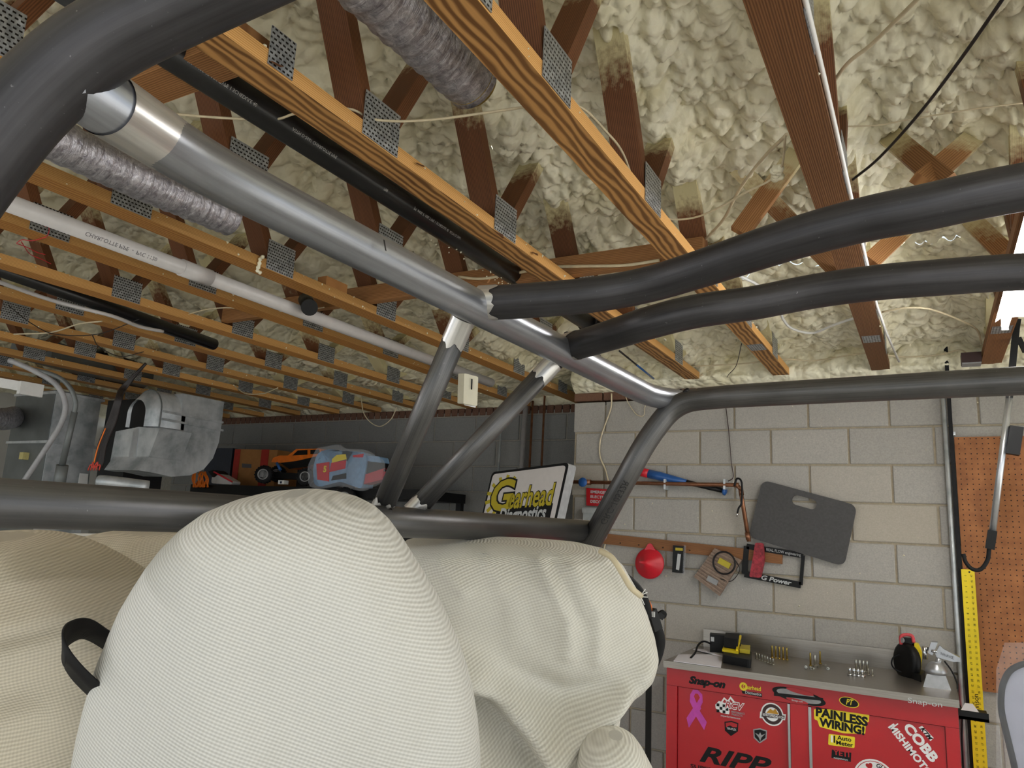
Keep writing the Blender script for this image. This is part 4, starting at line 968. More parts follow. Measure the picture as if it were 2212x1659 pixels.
# boxed part in a clear pack
pk = thing('hanging_pack', 'black and yellow retail pack hanging beside the red funnel', 'pack', wn(1466,1240,.03))
m = MB(); m.mat(M_BLACK).prism([wn(1456,1178,.03), wn(1479,1180,.03), wn(1477,1238,.03), wn(1454,1236,.03)], (0,-.02,0)); m.build('card', pk)
m = MB(); m.mat(M_GOLD).prism([wn(1459,1183,.052), wn(1475,1184,.052), wn(1475,1190,.052), wn(1459,1189,.052)], (0,-.001,0)); m.mat(M_INKW).prism([wn(1464,1196,.052), wn(1471,1197,.052), wn(1467,1232,.052), wn(1460,1230,.052)], (0,-.001,0)); m.build('print', pk)
m = MB(); m.mat(M_FILM).prism([wn(1479,1178,.03), wn(1482,1179,.03), wn(1480,1240,.03), wn(1477,1240,.03)], (0,-.022,0)); m.build('blister', pk)
# finned control unit
cu_ = thing('control_unit', 'corroded finned control unit with a coiled lead hung on the rail', 'control unit', wn(1550,1290,.03))
q0, q1, q2, q3 = wn(1546,1184,.025), wn(1604,1210,.025), wn(1556,1287,.025), wn(1501,1246,.025)
M_CORR = plain('corroded_alloy', (150,128,112), .6, .35, .2, 40)
m = MB(); m.mat(M_CORR).prism([q0, q1, q2, q3], (0,-.022,0)); m.build('case', cu_)
for k in range(1, 12):
    t = k/12; m = MB(); m.mat(M_CORR).beam(q0.lerp(q3, t)+Vector((0,-.026,0)), q1.lerp(q2, t)+Vector((0,-.026,0)), .009, .006, up=(0,1,0)); m.build('fin', cu_)
m = MB(); m.mat(M_GOLD).beam(wn(1553,1210,.06), wn(1577,1223,.06), .032, .02, up=(0,1,0)); m.build('plug', cu_)
m = MB(); m.mat(M_GREY).beam(wn(1528,1248,.055), wn(1550,1260,.055), .030, .006, up=(0,1,0)); m.build('label_plate', cu_)
m = MB(); m.mat(M_WIREB)
for rr_, oy in ((.058, 0), (.064, .004), (.060, -.004)): m.tube([wn(1564,1216,.062+oy)+Vector((rr_*math.cos(a), 0, rr_*math.sin(a))) for a in [2*math.pi*k/28 for k in range(29)]], .0022, 6, False)
m.tube(spline([wn(1585,1205,.06), wn(1598,1230,.05), wn(1580,1255,.05), wn(1556,1250,.05)], 6), .0025, 6); m.build('coiled_lead', cu_)
# plate frame with red scraper
pf = thing('plate_frame', 'black number plate frame with white lettering hung crooked on the rail', 'plate frame', wn(1670,1262,.03))
A, B, C_, D_ = wn(1613,1180,.02), wn(1735,1200,.02), wn(1730,1264,.02), wn(1608,1240,.02)
for s_, e_, ww in ((A,B,.03),(B,C_,.018),(C_,D_,.034),(D_,A,.03)):
    m = MB(); m.mat(M_BLACK).beam(s_, e_, .008, ww, up=(0,0,1) if abs((e_-s_).x) > abs((e_-s_).z) else (1,0,0)); m.build('frame_bar', pf)
m = MB(); ex = (B-A).normalized(); text_into(m, 'REAL FLOW engineering', A.lerp(B, .66)+Vector((0,-.006,0)), ex, Vector((0,0,1)), .022, M_INKW, fitw=.18)
text_into(m, 'G Power', D_.lerp(C_, .56)+Vector((0,-.006,0)), (C_-D_), Vector((0,0,1)), .034, M_INKW, shear=.3, bold=.03, fitw=.16); m.build('lettering', pf)
m = MB(); m.mat(plain('speckled_red', (150,40,52), .6, 0, .5, 60)).prism(rounded([wn(1633,1172,.035), wn(1650,1173,.035), wn(1653,1210,.035), wn(1645,1248,.035), wn(1620,1246,.035), wn(1628,1205,.035)], .012, 3), (0,-.022,0)); tag(m.build('scraper'), 'speckled dark red scraper in front of the plate frame', 'scraper')
# copper pipe with valve
cp = thing('copper_pipe', 'copper water pipe along the wall turning down beside the mat', 'pipe', wn(1600,1170,.06))
m = MB(); m.mat(M_COPPER).tube(bend([wn(1190,1040,.07), wn(1598,1048,.07), wn(1618,1170,.07)], .035), .0115, 14); m.build('pipe_run', cp)
m = MB(); m.mat(M_COPPER)
for x, y in ((1560,1047),(1600,1062),(1616,1155),(1290,1042)): pass
m.tube([wn(1586,1047.5,.07), wn(1596,1048,.07)], .014, 14); m.tube([wn(1600,1056,.07), wn(1602,1070,.07)], .014, 14); m.tube([wn(1614,1150,.07), wn(1617,1166,.07)], .014, 14); m.build('fitting', cp)
m = MB(); m.mat(M_COPPER).tube([wn(1252,1041,.07), wn(1276,1042,.07)], .017, 14); m.build('valve_body', cp)
m = MB(); m.mat(M_BLUE).lathe([(.004,0),(.026,.004),(.030,.010),(.026,.014),(.004,.016)], wn(1260,1042,.105), (0,-1,0), 14); m.build('valve_handle', cp)
for x in (1440, 1568): m = MB(); m.mat(M_GALV).beam(wn(x,1036,.04), wn(x,1058,.04), .012, .08, up=(0,1,0)); m.build('pipe_hanger', cp)
# baseball bat
bt_ = thing('baseball_bat', 'blue baseball bat resting on the copper pipe', 'bat', wn(1470,1050,.1))
a, b = wn(1352,1012,.04), wn(1570,1062,.04); L = (b-a).length; ax = (b-a).normalized()
m = MB(); m.mat(M_WHITE).lathe([(.012,0),(.024,.006),(.027,.03),(.027,L*.16)], a, ax, 20); m.mat(M_REDP).lathe([(.0271,L*.16),(.0271,L*.24)], a, ax, 20); m.build('end_band', bt_)
m = MB(); m.mat(M_BLUE).lathe([(.027,L*.24),(.0265,L*.36),(.022,L*.5),(.0165,L*.62)], a, ax, 20); m.build('barrel', bt_)
m = MB(); m.mat(M_BLACK).lathe([(.0165,L*.62),(.0140,L*.72),(.0135,L*.96)], a, ax, 18); m.build('grip', bt_)
m = MB(); m.mat(M_BLUE).lathe([(.0135,L*.96),(.024,L*.972),(.025,L*.99),(.012,L)], a, ax, 18); m.build('knob', bt_)
m = MB(); m.mat(M_BLACK).tube(spline([wn(1586,1050,.1), wn(1592,1034,.1), wn(1602,1042,.11), wn(1602,1085,.11), wn(1596,1097,.11), wn(1593,1108,.11)], 6), .0055, 10); m.mat(M_CHROME).tube([wn(1593,1107,.11), wn(1592,1116,.11)], .004, 8); tag(m.build('hook_tool'), 'black cranked hook tool hanging on the copper pipe', 'hook')
def wwire(pts, r, mat, lab):
    m = MB(); m.mat(mat).tube(spline([wn(x, y, .012) for x, y in pts], 6), r, 8); tag(m.build('wall_wire'), lab, 'wire', 'wires on the block wall')
wwire([(1321,850),(1320,880),(1308,915),(1297,950),(1296,985),(1308,1015),(1314,1040)], .005, M_CREAMW, 'cream cable dropping down the wall corner to the copper pipe')
wwire([(1314,1140),(1312,1160),(1304,1188)], .005, M_CREAMW, 'short cream cable below the rear cage leg')
wwire([(1568,880),(1574,930),(1580,1000),(1584,1030),(1572,1040)], .0025, M_BROWNP, 'thin brown wire hanging to the bat knob')
wwire([(1350,852),(1358,872),(1375,895),(1390,898),(1393,880),(1398,868)], .0025, M_CREAMW, 'thin pale wire loop under the long upper tube end')
# red warning sign and grey box
sg = thing('warning_sign', 'red emergency electrical sign on the block wall', 'sign', wn(1290,1095,.01))
m = MB(); m.mat(plain('sign_red', (188,26,34), .4, 0, .03)).prism([wn(1267,1054,.012), wn(1330,1058,.012), wn(1330,1096,.012), wn(1267,1092,.012)], (0,-.003,0)); m.build('plate', sg)
m = MB(); u = (wn(1330,1058,.016)-wn(1267,1054,.016))
for k, tx in enumerate(('EMERGENCY', 'ELECTRICAL', 'DISCONNECT')): text_into(m, tx, wn(1300,1064+k*10.5,.0155), u, (0,0,1), .024, M_INKW, bold=.03, fitw=.155)
m.build('lettering', sg)
m = MB(); m.mat(plain('grey_box', (168,172,170), .5)); a = wn(1260,1096,.06); b = wn(1300,1150,.06); m.prism([(a.x,a.y,a.z),(b.x,a.y,a.z),(b.x,a.y,b.z),(a.x,a.y,b.z)], (0,.06,0)); m.box(((a.x+b.x)/2, a.y-.004, a.z-.02), b.x-a.x+.01, .01, .03); tag(m.build('disconnect_box'), 'grey electrical box under the red sign', 'electrical box')
# ---- far wall pipes
def fpipe(x1, y1, x2, y2, r, mat, lab):
    m = MB(); m.mat(mat); a, b = wf(x1, y1, .06), wf(x2, y2, .06); b = a+(b-a)*((a.z-.01)/(a.z-b.z)); m.tube([a, b], r, 12)
    tag(m.build('riser_pipe'), lab, 'pipe', 'risers on the painted wall')
fpipe(1137,858,1127,1005,.021,plain('grey_pipe',(150,148,148),.5),'thick grey riser pipe on the painted wall above the sign')
fpipe(1151,866,1144,1005,.009,M_COPPER,'copper riser just right of the thick grey pipe')
fpipe(1177,846,1170,1005,.008,M_COPPER,'pale copper riser nearest the wall corner')
fpipe(1083,925,1077,1010,.008,M_GALV,'thin metal riser left of the thick grey pipe')
# ---- company sign leaning at the back
TL, TR_, BL_ = at(1064,1020,4.75), at(1230,999,4.40), at(1018,1215,4.66); BR_ = TR_+(BL_-TL)
sx, sy = (TR_-TL), (TL-BL_); sn = sx.cross(sy).normalized()
if sn.dot(FWD) > 0: sn = -sn
sign = thing('shop_sign', 'leaning white sign with yellow and white lettering and black border', 'sign', (BL_+BR_)/2)
m = MB(); m.mat(plain('sign_side', (186,188,190), .5)).prism(rounded([TL, TR_, BR_, BL_], .03, 4), -sn*.08); m.build('box', sign)
m = MB(); m.mat(M_BLACK).prism([p+sn*.001 for p in rounded([TL, TR_, BR_, BL_], .03, 4)], sn*.004); m.build('border', sign)
ins = lambda p, c=(TL+TR_+BL_+BR_)/4: c+(p-c)*1.0
ux, uy = sx.normalized(), sy.normalized(); g_ = .016
m = MB(); m.mat(plain('sign_face', (214,208,204), .5, 0, .03)).prism([p+sn*.005 for p in rounded([TL+ux*g_-uy*g_, TR_-ux*g_-uy*g_, BR_-ux*g_+uy*g_, BL_+ux*g_+uy*g_], .025, 4)], sn*.003); m.build('face_panel', sign)
sw, sh = sx.length, sy.length
P_ = lambda u, v: TL+ux*(u*sw)-uy*(v*sh)+sn*.0085
m = MB(); m.mat(M_BLACK).prism([P_(.20,.42), P_(.92,.42), P_(.92,.62), P_(.20,.62)], sn*.0012); m.build('name_panel', sign)
m = MB(); text_into(m, 'G', P_(.235,.30)+sn*.0004, ux, uy, .27, M_BLACK, bold=.07, stretch=.95); text_into(m, 'earhead', P_(.62,.335)+sn*.0004, ux, uy, .19, M_BLACK, bold=.05, fitw=sw*.58)
text_into(m, 'G', P_(.235,.30)+sn*.0018, ux, uy, .27, M_GOLD, bold=.03, stretch=.95); text_into(m, 'earhead', P_(.62,.335)+sn*.0018, ux, uy, .19, M_GOLD, bold=.02, fitw=sw*.565)
c = P_(.235,.29); m.mat(M_GOLD)
for k in range(9):
    a = math.radians(60+k*27); e = ux*math.cos(a)+uy*math.sin(a); m.beam(c+e*.085, c+e*.135, .002, .022, up=sn.cross(e))
text_into(m, 'Diagnostics', P_(.56,.515)+sn*.0028, ux, uy, .125, M_INKW, bold=.03, fitw=sw*.60); m.build('lettering', sign)

# ---- shelf at the back
shf = thing('black_shelf', 'black shelf unit along the painted wall behind the seats', 'shelf', onY(650, 1200, 4.6))
za = onY(500, 1048, 4.35).z; xa, xb = onY(412,1048,4.35).x, onY(905,1062,4.35).x
m = MB(); m.mat(M_BLACK).box(((xa+xb)/2, 4.66, za-.035), xb-xa, .62, .07); m.build('shelf_board', shf)
m = MB(); m.mat(M_BLACK).box(((xa+xb)/2, 4.66, za-.55), xb-xa, .62, .05); m.build('shelf_board', shf)
for x in (xa+.03, xb-.03):
    for yy in (4.38, 4.94): m = MB(); m.mat(M_BLACK).box((x, yy, (za-.07)/2), .045, .045, za-.07); m.build('upright', shf)
sv = lambda x, y, Y=4.5: onY(x, y, Y)
bw = thing('cardboard_box', 'brown cardboard box with red edges on the back shelf', 'box', sv(548,1046,4.7))
m = MB(); m.mat(M_CARD).prism([sv(508,970,4.68), sv(600,972,4.68), Vector((sv(600,972,4.68).x,4.68,za)), Vector((sv(508,970,4.68).x,4.68,za))], (0,.26,0)); m.build('carton', bw)
M_BOXRED = plain('box_red',(176,44,34),.6)
for x1, x2 in ((508,520),(566,582)): m = MB(); m.mat(M_BOXRED).prism([sv(x1,971,4.678), sv(x2,971,4.678), Vector((sv(x2,971,4.678).x,4.678,za+.002)), Vector((sv(x1,971,4.678).x,4.678,za+.002))], (0,-.003,0)); m.build('printed_edge', bw)
m = MB(); m.mat(M_INKG).prism([sv(523,1001,4.676), sv(543,1003,4.676), sv(543,1011,4.676), sv(523,1010,4.676)], (0,-.002,0)); m.build('printed_label', bw)
m = MB(); m.mat(M_NAVY); p, q_ = sv(447,968,4.72), sv(503,968,4.72); m.prism([p, q_, Vector((q_.x,4.72,za)), Vector((p.x,4.72,za))], (0,.2,0)); tag(m.build('storage_case'), 'dark navy storage case beside the cardboard box', 'case')
hm = thing('sports_gear', 'white, red and black piece of gear lying on the back shelf', 'gear', sv(480,1046,4.45))
m = MB(); m.mat(M_WHITE).prism(rounded([sv(458,1028,4.42), sv(474,1023,4.42), sv(502,1040,4.42), sv(500,1047,4.42), sv(456,1044,4.42)], .02, 3), (0,.09,0)); m.build('shell', hm)
m = MB(); m.mat(M_BLACK).prism(rounded([sv(449,1018,4.41), sv(462,1015,4.41), sv(472,1022,4.41), sv(460,1032,4.41)], .015, 3), (0,.11,0)); m.mat(M_REDP).beam(sv(462,1019,4.405), sv(502,1041,4.405), .01, .012); m.build('collar_trim', hm)
m = MB(); m.mat(M_ORANGE)
for k in range(16):
    x0 = 418+random.uniform(0,26); m.tube(spline([sv(x0,1018+random.uniform(0,6),4.33), sv(x0+random.uniform(-8,10),1035,4.31), sv(x0+random.uniform(-8,8),1052,4.33), sv(x0+6,1040,4.34)], 5), .0055, 6)
tag(m.build('orange_cord'), 'coiled orange extension cord at the shelf end', 'cord')
# toy truck on the shelf
tk = thing('toy_truck', 'orange and black monster truck model with big tyres on the shelf', 'toy truck', sv(625,1048,4.45))
def wheel(t, x, y, Y, r, w_, rim):
    c = sv(x, y, Y); m = MB(); m.mat(M_RUBBER); ax = Vector((.5,-.86,0)); m.lathe([(r*.55,-w_/2),(r*.92,-w_/2),(r,-w_*.3),(r,w_*.3),(r*.92,w_/2),(r*.55,w_/2)], c, ax, 28); tr_ = m.build('wheel', t)
    for k in range(20):
        a = 2*math.pi*k/20; x_ = ax.orthogonal().normalized(); y_ = ax.cross(x_).normalized(); e = x_*math.cos(a)+y_*math.sin(a); m = MB(); m.mat(M_RUBBER).beam(c+e*r*.98-ax*w_*.4, c+e*r*.98+ax*w_*.4, r*.13, r*.12, up=e); m.build('tread_block', tr_)
    m = MB(); m.mat(rim).lathe([(r*.60,w_/2),(r*.62,w_/2+.004),(r*.52,w_/2+.004),(r*.46,w_/2-.01)], c, ax, 24); m.mat(M_BLACK).lathe([(r*.46,w_/2-.012),(r*.1,w_/2-.004)], c, ax, 20); m.build('rim', tr_)
for a in ((571,1025,4.36,.072,.075,M_GREY), (661,1030,4.36,.066,.07,M_GREY), (600,1024,4.62,.068,.07,M_GREY), (690,1028,4.60,.064,.07,M_GREY)): wheel(tk, *a)
bod = [sv(586,998), sv(590,989), sv(603,984), sv(622,984), sv(640,970), sv(692,969), sv(696,984), sv(690,998), sv(660,1008), sv(625,1012), sv(608,1000)]
m = MB(); m.mat(M_ORANGE).prism(bod, (-.03,.17,0)); m.build('body_shell', tk)
m = MB(); m.mat(M_BLACK).prism([sv(632,984,4.497), sv(644,973,4.497), sv(664,972,4.497), sv(664,982,4.497)], (0,-.003,0)); m.prism([sv(671,972,4.497), sv(690,971,4.497), sv(690,980,4.497), sv(671,981,4.497)], (0,-.003,0)); m.build('window', tk)
m = MB(); m.mat(M_BLACK).prism([sv(606,1000,4.496), sv(640,996,4.496), sv(692,984,4.496), sv(690,999,4.496), sv(660,1009,4.496), sv(625,1013,4.496)], (0,-.003,0)); m.build('lower_graphics', tk)
m = MB(); m.mat(M_BLACK).beam(sv(575,1026,4.5), sv(690,1032,4.5), .14, .05); m.build('chassis', tk)
m = MB(); m.mat(M_BLUE).tube([sv(598,1000,4.44), sv(606,1015,4.44)], .012, 10); m.build('shock_absorber', tk)
m = MB(); m.mat(M_WHITE).box(sv(612,1042,4.4)+Vector((0,0,.0)), .065, .05, .032); m.mat(M_NAVY).lathe([(.010,0),(.010,.002)], sv(607,1042,4.372), (0,-1,0), 14); tag(m.build('small_battery'), 'small white battery pack lying between the toy truck wheels', 'battery')
# bagged car body
bb = thing('toy_car_body', 'pale blue, red and yellow model car body wrapped in plastic', 'toy car body', sv(740,1058,4.4))
b_ = lambda x, y, o=0: onY(x, y, 4.30+o)
m = MB(); m.mat(M_LBLUE).prism(rounded([b_(692,975), b_(712,970), b_(745,974), b_(790,977), b_(792,1000), b_(782,1056), b_(762,1050), b_(735,1040), b_(690,1052), b_(678,1046), b_(676,1010), b_(683,985)], .03, 4), (-.05,.18,0)); m.build('shell', bb)
m = MB(); m.mat(M_REDP).prism([b_(684,1002,-.002), b_(712,998,-.002), b_(711,1040,-.002), b_(686,1036,-.002)], (0,-.004,0)); m.prism([b_(716,1000,-.002), b_(748,994,-.002), b_(746,1012,-.002), b_(712,1020,-.002)], (0,-.004,0)); m.prism([b_(762,984,-.002), b_(786,980,-.002), b_(784,988,-.002), b_(764,988,-.002)], (0,-.004,0)); m.build('red_decal', bb)
m = MB(); m.mat(M_YEL2).prism([b_(718,992,-.002), b_(728,983,-.002), b_(747,981,-.002), b_(749,992,-.002), b_(718,1000,-.002)], (0,-.005,0)); text_into(m, '5', b_(702,1014,-.008), (1,0,0), (0,0,1), .065, M_YEL2, bold=.05); m.build('yellow_decal', bb)
m = MB(); m.mat(M_BLACK).prism([b_(720,1028,-.002), b_(748,1022,-.002), b_(748,1034,-.002), b_(716,1038,-.002)], (0,-.004,0)); m.prism([b_(790,994,.02), b_(826,1000,.02), b_(830,1018,.02), b_(788,1022,.02)], (0,.10,0)); m.build('black_panel', bb)
m = MB(); m.mat(M_REDP).prism([b_(785,1026,.015), b_(828,1012,.015), b_(826,1036,.015), b_(784,1046,.015)], (0,.09,0)); m.build('rear_panel', bb)
m = MB(); m.mat(M_LBLUE).prism(rounded([b_(786,984,.02), b_(820,986,.02), b_(824,1000,.02), b_(788,996,.02)], .015, 3), (0,.1,0)); m.build('rear_deck', bb)
m = MB(); m.mat(M_FILM).prism(rounded([b_(690,968), b_(716,964), b_(735,960), b_(748,970), b_(794,972), b_(832,996), b_(832,1040), b_(786,1062), b_(735,1050), b_(686,1058), b_(672,1048), b_(670,1008)], .03, 3), (0,-.03,0)); m.build('plastic_bag', bb)
tw = thing('spare_tyre', 'black tyre standing under the bagged car body', 'tyre', sv(745,1085,4.28)); wheel(tw, 745, 1078, 4.28, .085, .09, M_GREY)

# ================================================================== TOOL CABINET AND WHAT STANDS ON IT
ZB = -.6085; YC = 3.745
f = lambda x, y, off=0.0: onY(x, y, YC+.015-off)
xL, xR = f(1440,1500).x, f(2071,1560).x
cab = thing('tool_cabinet', 'red steel tool cabinet covered in stickers', 'cabinet', ((xL+xR)/2, YC+.3, 0))
ztop = zw(ZB)-.032
m = MB(); m.mat(M_RED).box(((xL+xR)/2, YC+.335, (ztop+.08)/2), xR-xL, .60, ztop-.08); m.build('carcass', cab)
for x in (xL+.08, xR-.08):
    for yy in (YC+.1, YC+.55): m = MB(); m.mat(M_RUBBER).lathe([(.045,-.015),(.05,0),(.045,.015)], (x, yy, .051), (1,0,0), 18); m.build('caster', cab)
d1 = (f(1464,1484).x, f(1702,1524).x); d2 = (f(1752,1530).x, f(2040,1569).x); zt_ = f(1464,1484).z; zbm = .12
# face frame
def fr_(x0, x1, z0, z1, name='face_rail'):
    m = MB(); m.mat(M_RED).prism([(x0, YC+.026, z0), (x1, YC+.026, z0), (x1, YC+.026, z1), (x0, YC+.026, z1)], (0,-.012,0)); return m.build(name, cab)
rail = fr_(xL, xR, zt_+.004, ztop)
fr_(xL, d1[0]-.003, zbm, zt_+.003, 'stile'); fr_(d1[1]+.010, d2[0]-.012, zbm, zt_+.003, 'stile'); fr_(d2[1]+.003, xR, zbm, zt_+.003, 'stile')
doors = []
for (a, b) in (d1, d2):
    m = MB(); m.mat(M_RED).prism([(a, YC+.030, zbm), (b, YC+.030, zbm), (b, YC+.030, zt_), (a, YC+.030, zt_)], (0,-.006,0)); doors.append(m.build('door', cab))
m = MB(); m.mat(M_CHROME).box((d1[1]+.004, YC+.018, (zt_+zbm)/2), .010, .018, zt_-zbm); m.build('edge_pull', doors[0])
m = MB(); m.mat(M_CHROME).box((d2[0]-.005, YC+.018, (zt_+zbm)/2), .012, .018, zt_-zbm); m.build('edge_pull', doors[1])
# stickers: flat pieces lying on the door / rail faces
def pxm(x, y): return (f(x, y).z-f(x, y+10).z)/10        # metres per photo pixel, vertically
class St:
    def __init__(s, part, yoff): s.m = MB(); s.part = part; s.off = yoff; s.l = 0
    def p(s, x, y): return onY(x, y, YC+s.off-.0006*(s.l+1))
    def poly(s, pts, mat, r=0):
        P = [s.p(*q) for q in pts]; P = rounded(P, r, 3) if r else P; s.m.mat(mat).prism(P, (0,-.0004,0)); s.l += 1; return s
    def ell(s, x, y, rx, ry, mat, n=32, tilt=0):
        c = s.p(x, y); k = pxm(x, y); P = []
        for i in range(n):
            a = 2*math.pi*i/n; u, v = rx*k*math.cos(a), ry*k*math.sin(a); P.append(c+Vector((u*math.cos(tilt)-v*math.sin(tilt), 0, u*math.sin(tilt)+v*math.cos(tilt))))
        s.m.mat(mat).prism(P, (0,-.0004,0)); s.l += 1; return s
    def txt(s, t, x, y, hpx, mat, wpx=None, ang=0, shear=0, bold=.02):
        k = pxm(x, y); xd = Vector((math.cos(ang), 0, math.sin(ang))); yd = Vector((-math.sin(ang), 0, math.cos(ang)))
        text_into(s.m, t, s.p(x, y), xd, yd, hpx*k/.70, mat, lift=0, shear=shear, bold=bold, fitw=(wpx*k if wpx else None)); s.l += 1; return s
    def done(s, lab): return tag(s.m.build('sticker', s.part), lab)
RA, DO = .0138, .0238
s_ = St(rail, RA); s_.txt('Snap-on', 1526, 1474, 15, M_BLACK, 84, shear=.3, bold=.06); s_.done('black script lettering')
s_ = St(rail, RA); s_.ell(1606, 1483, 9, 9, M_YEL2).ell(1606, 1483, 4.5, 4.5, M_RED); s_.txt('Gearhead', 1624, 1486, 9, M_YEL2, 40); s_.poly([(1602,1492),(1646,1498),(1646,1506),(1604,1498)], M_BLACK); s_.txt('Diagnostics', 1627, 1498, 6, M_INKW, 36); s_.done('small yellow and white logo sticker')
s_ = St(rail, RA); s_.ell(1725, 1504, 58, 15, M_BLACK, tilt=-.12).ell(1725, 1504, 48, 11, M_GREY, tilt=-.12).ell(1728, 1494, 30, 5, M_RED, tilt=-.12).ell(1722, 1514, 24, 4, M_RED, tilt=-.12); s_.poly([(1672,1496),(1778,1508),(1778,1514),(1672,1503)], M_BLACK); s_.txt('Snap-on', 1722, 1514, 4, M_INKW, 24); s_.done('black oval badge')
s_ = St(rail, RA); s_.ell(1834, 1517, 21, 11, M_YEL2, tilt=-.12).ell(1834, 1517, 19, 9.5, M_BLACK, tilt=-.12); s_.txt('PT', 1834, 1517, 12, M_YEL2, 16, shear=.3); s_.done('black and yellow oval sticker')
# door 1
D1, D2 = doors
s_ = St(D1, DO); s_.poly([(1491,1500),(1497,1490),(1507,1490),(1517,1500),(1518,1517),(1510,1534),(1503,1534),(1496,1528),(1490,1515)], M_PINK).poly([(1499,1504),(1502,1498),(1508,1499),(1512,1507),(1505,1519)], M_RED).poly([(1505,1517),(1515,1530),(1488,1572),(1483,1551)], M_PINK).poly([(1499,1540),(1508,1530),(1527,1560),(1521,1577)], M_PINK); s_.done('pink awareness ribbon sticker')
s_ = St(D1, DO); s_.poly([(1556,1518),(1564,1506),(1572,1513),(1578,1504),(1586,1514),(1590,1520),(1600,1524)], M_WHITE).poly([(1560,1518),(1565,1511),(1573,1518),(1578,1510),(1585,1519)], M_RED)
s_.poly([(1545,1522),(1553,1514),(1570,1520),(1576,1536),(1575,1543),(1558,1540),(1546,1530)], M_WHITE)
for i in range(4):
    for k in range(3):
        if (i+k) % 2 == 0: x = 1548+i*6.5; y = 1519+k*6.5+i*1.1; s_.poly([(x,y),(x+6,y+.8),(x+6,y+7),(x,y+6.2)], M_BLACK); s_.l -= 1
s_.l += 1; s_.txt('RCV', 1584, 1525, 15, M_WHITE, 46, shear=.25, bold=.07).txt('RCV', 1584, 1525, 14, M_RED, 42, shear=.25, bold=.01); s_.txt('PERFORMANCE', 1594, 1540, 4, M_GREY, 30).txt('PRODUCTS', 1592, 1545, 4, M_GREY, 24).txt('rcvperformance.com', 1578, 1549, 4, M_INKW, 44); s_.done('white and red checkered flag sticker')
s_ = St(D1, DO); s_.poly([(1642,1537),(1698,1543),(1696,1556),(1641,1551)], M_WHITE).ell(1668, 1543, 25, 25, M_WHITE).ell(1668, 1543, 22, 22, M_BROWNP).ell(1668, 1543, 15, 15, M_WHITE).poly([(1655,1540),(1664,1531),(1670,1535),(1675,1531),(1682,1543)], plain('amber_print',(190,140,40),.5)).poly([(1646,1540),(1695,1546),(1694,1553),(1645,1548)], M_BROWNP); s_.txt('REVKITOFFROAD.COM', 1670, 1547, 5, M_WHITE, 46); s_.done('round brown and white sticker')
for (cx_, cy_, mat_, lab) in ((1580,1574,M_BLACK,'black shield sticker'), (1642,1590,M_GREY,'grey shield sticker')):
    s_ = St(D1, DO); s_.poly([(cx_-15,cy_-15),(cx_,cy_-17),(cx_+15,cy_-12),(cx_+14,cy_+6),(cx_-1,cy_+16),(cx_-14,cy_+4)], mat_).poly([(cx_-12.5,cy_-12.5),(cx_,cy_-14),(cx_+12.5,cy_-10),(cx_+11.5,cy_+4),(cx_-1,cy_+13),(cx_-11.5,cy_+2)], M_RED if mat_ is M_BLACK else M_BLACK)
    if mat_ is M_BLACK: s_.poly([(cx_-12,cy_-3),(cx_-3,cy_-7),(cx_+4,cy_-3),(cx_+12,cy_-3),(cx_+12,cy_+4),(cx_-1,cy_+13),(cx_-12,cy_+2)], M_BLACK); s_.txt('TERAFLEX', cx_, cy_+1, 4.5, M_INKW, 22)
    else: s_.poly([(cx_-11,cy_-7),(cx_-3,cy_-3),(cx_,cy_-8),(cx_+3,cy_-2),(cx_+11,cy_-5),(cx_+3,cy_+3),(cx_,cy_+11),(cx_-3,cy_+3)], M_GREY)
    s_.done(lab)
s_ = St(D1, DO); s_.txt('RIPP', 1578, 1642, 34, M_BLACK, 165, shear=.35, bold=.03); s_.txt('SUPERCHARGERS', 1560, 1668, 8, M_BLACK, 150); s_.done('large black brush lettering')
# door 2
s_ = St(D2, DO); s_.poly([(1758,1532),(1790,1532),(1878,1544),(1877,1560),(1871,1560),(1869,1586),(1822,1584),(1770,1570),(1766,1556),(1759,1554)], M_YEL2, .006); s_.txt('PAINLESS', 1817, 1549, 18, M_BLACK, 110, ang=-.05, bold=.05).txt('WIRING!', 1819, 1570, 17, M_BLACK, 96, ang=-.05, bold=.05); s_.done('yellow sticker with heavy black lettering')
s_ = St(D2, DO); s_.poly([(1790,1585),(1847,1592),(1846,1616),(1789,1609)], M_YEL2, .006); s_.poly([(1795,1588),(1799,1589),(1799,1604),(1795,1603)], M_WHITE).poly([(1801,1589),(1804,1589),(1804,1605),(1801,1604)], M_BLACK); s_.txt('Auto', 1824, 1596, 9, M_BLACK, 30).txt('Meter', 1824, 1607, 9, M_BLACK, 36); s_.done('small yellow gauge-maker sticker')
s_ = St(D2, DO); s_.poly([(1797,1619),(1839,1626),(1838,1646),(1796,1637)], M_BLACK); s_.txt('YETI', 1818, 1628, 11, M_RED, 34).txt('suspension', 1816, 1639, 4, M_INKW, 30); s_.done('small black and red sticker')
s_ = St(D2, DO); s_.ell(1889, 1682, 44, 42, M_WHITE).ell(1889, 1682, 40, 38, M_RED).ell(1889, 1682, 38.5, 36.5, M_WHITE).ell(1889, 1686, 26, 25, M_RED)
for k, ch in enumerate('I \u2665 GUNS'):
    a = math.radians(146-k*18); s_.txt(ch, 1889+31*math.cos(a), 1682-30*math.sin(a)+2, 9, M_BLACK if ch != '\u2665' else M_RED, None, ang=a-math.pi/2); s_.l -= 1
s_.done('round white sticker with lettering round its rim')
s_ = St(D2, DO); s_.txt('COBB', 1988, 1604, 20, M_WHITE, 88, ang=-.88, bold=.05); s_.done('white slanted outline lettering')
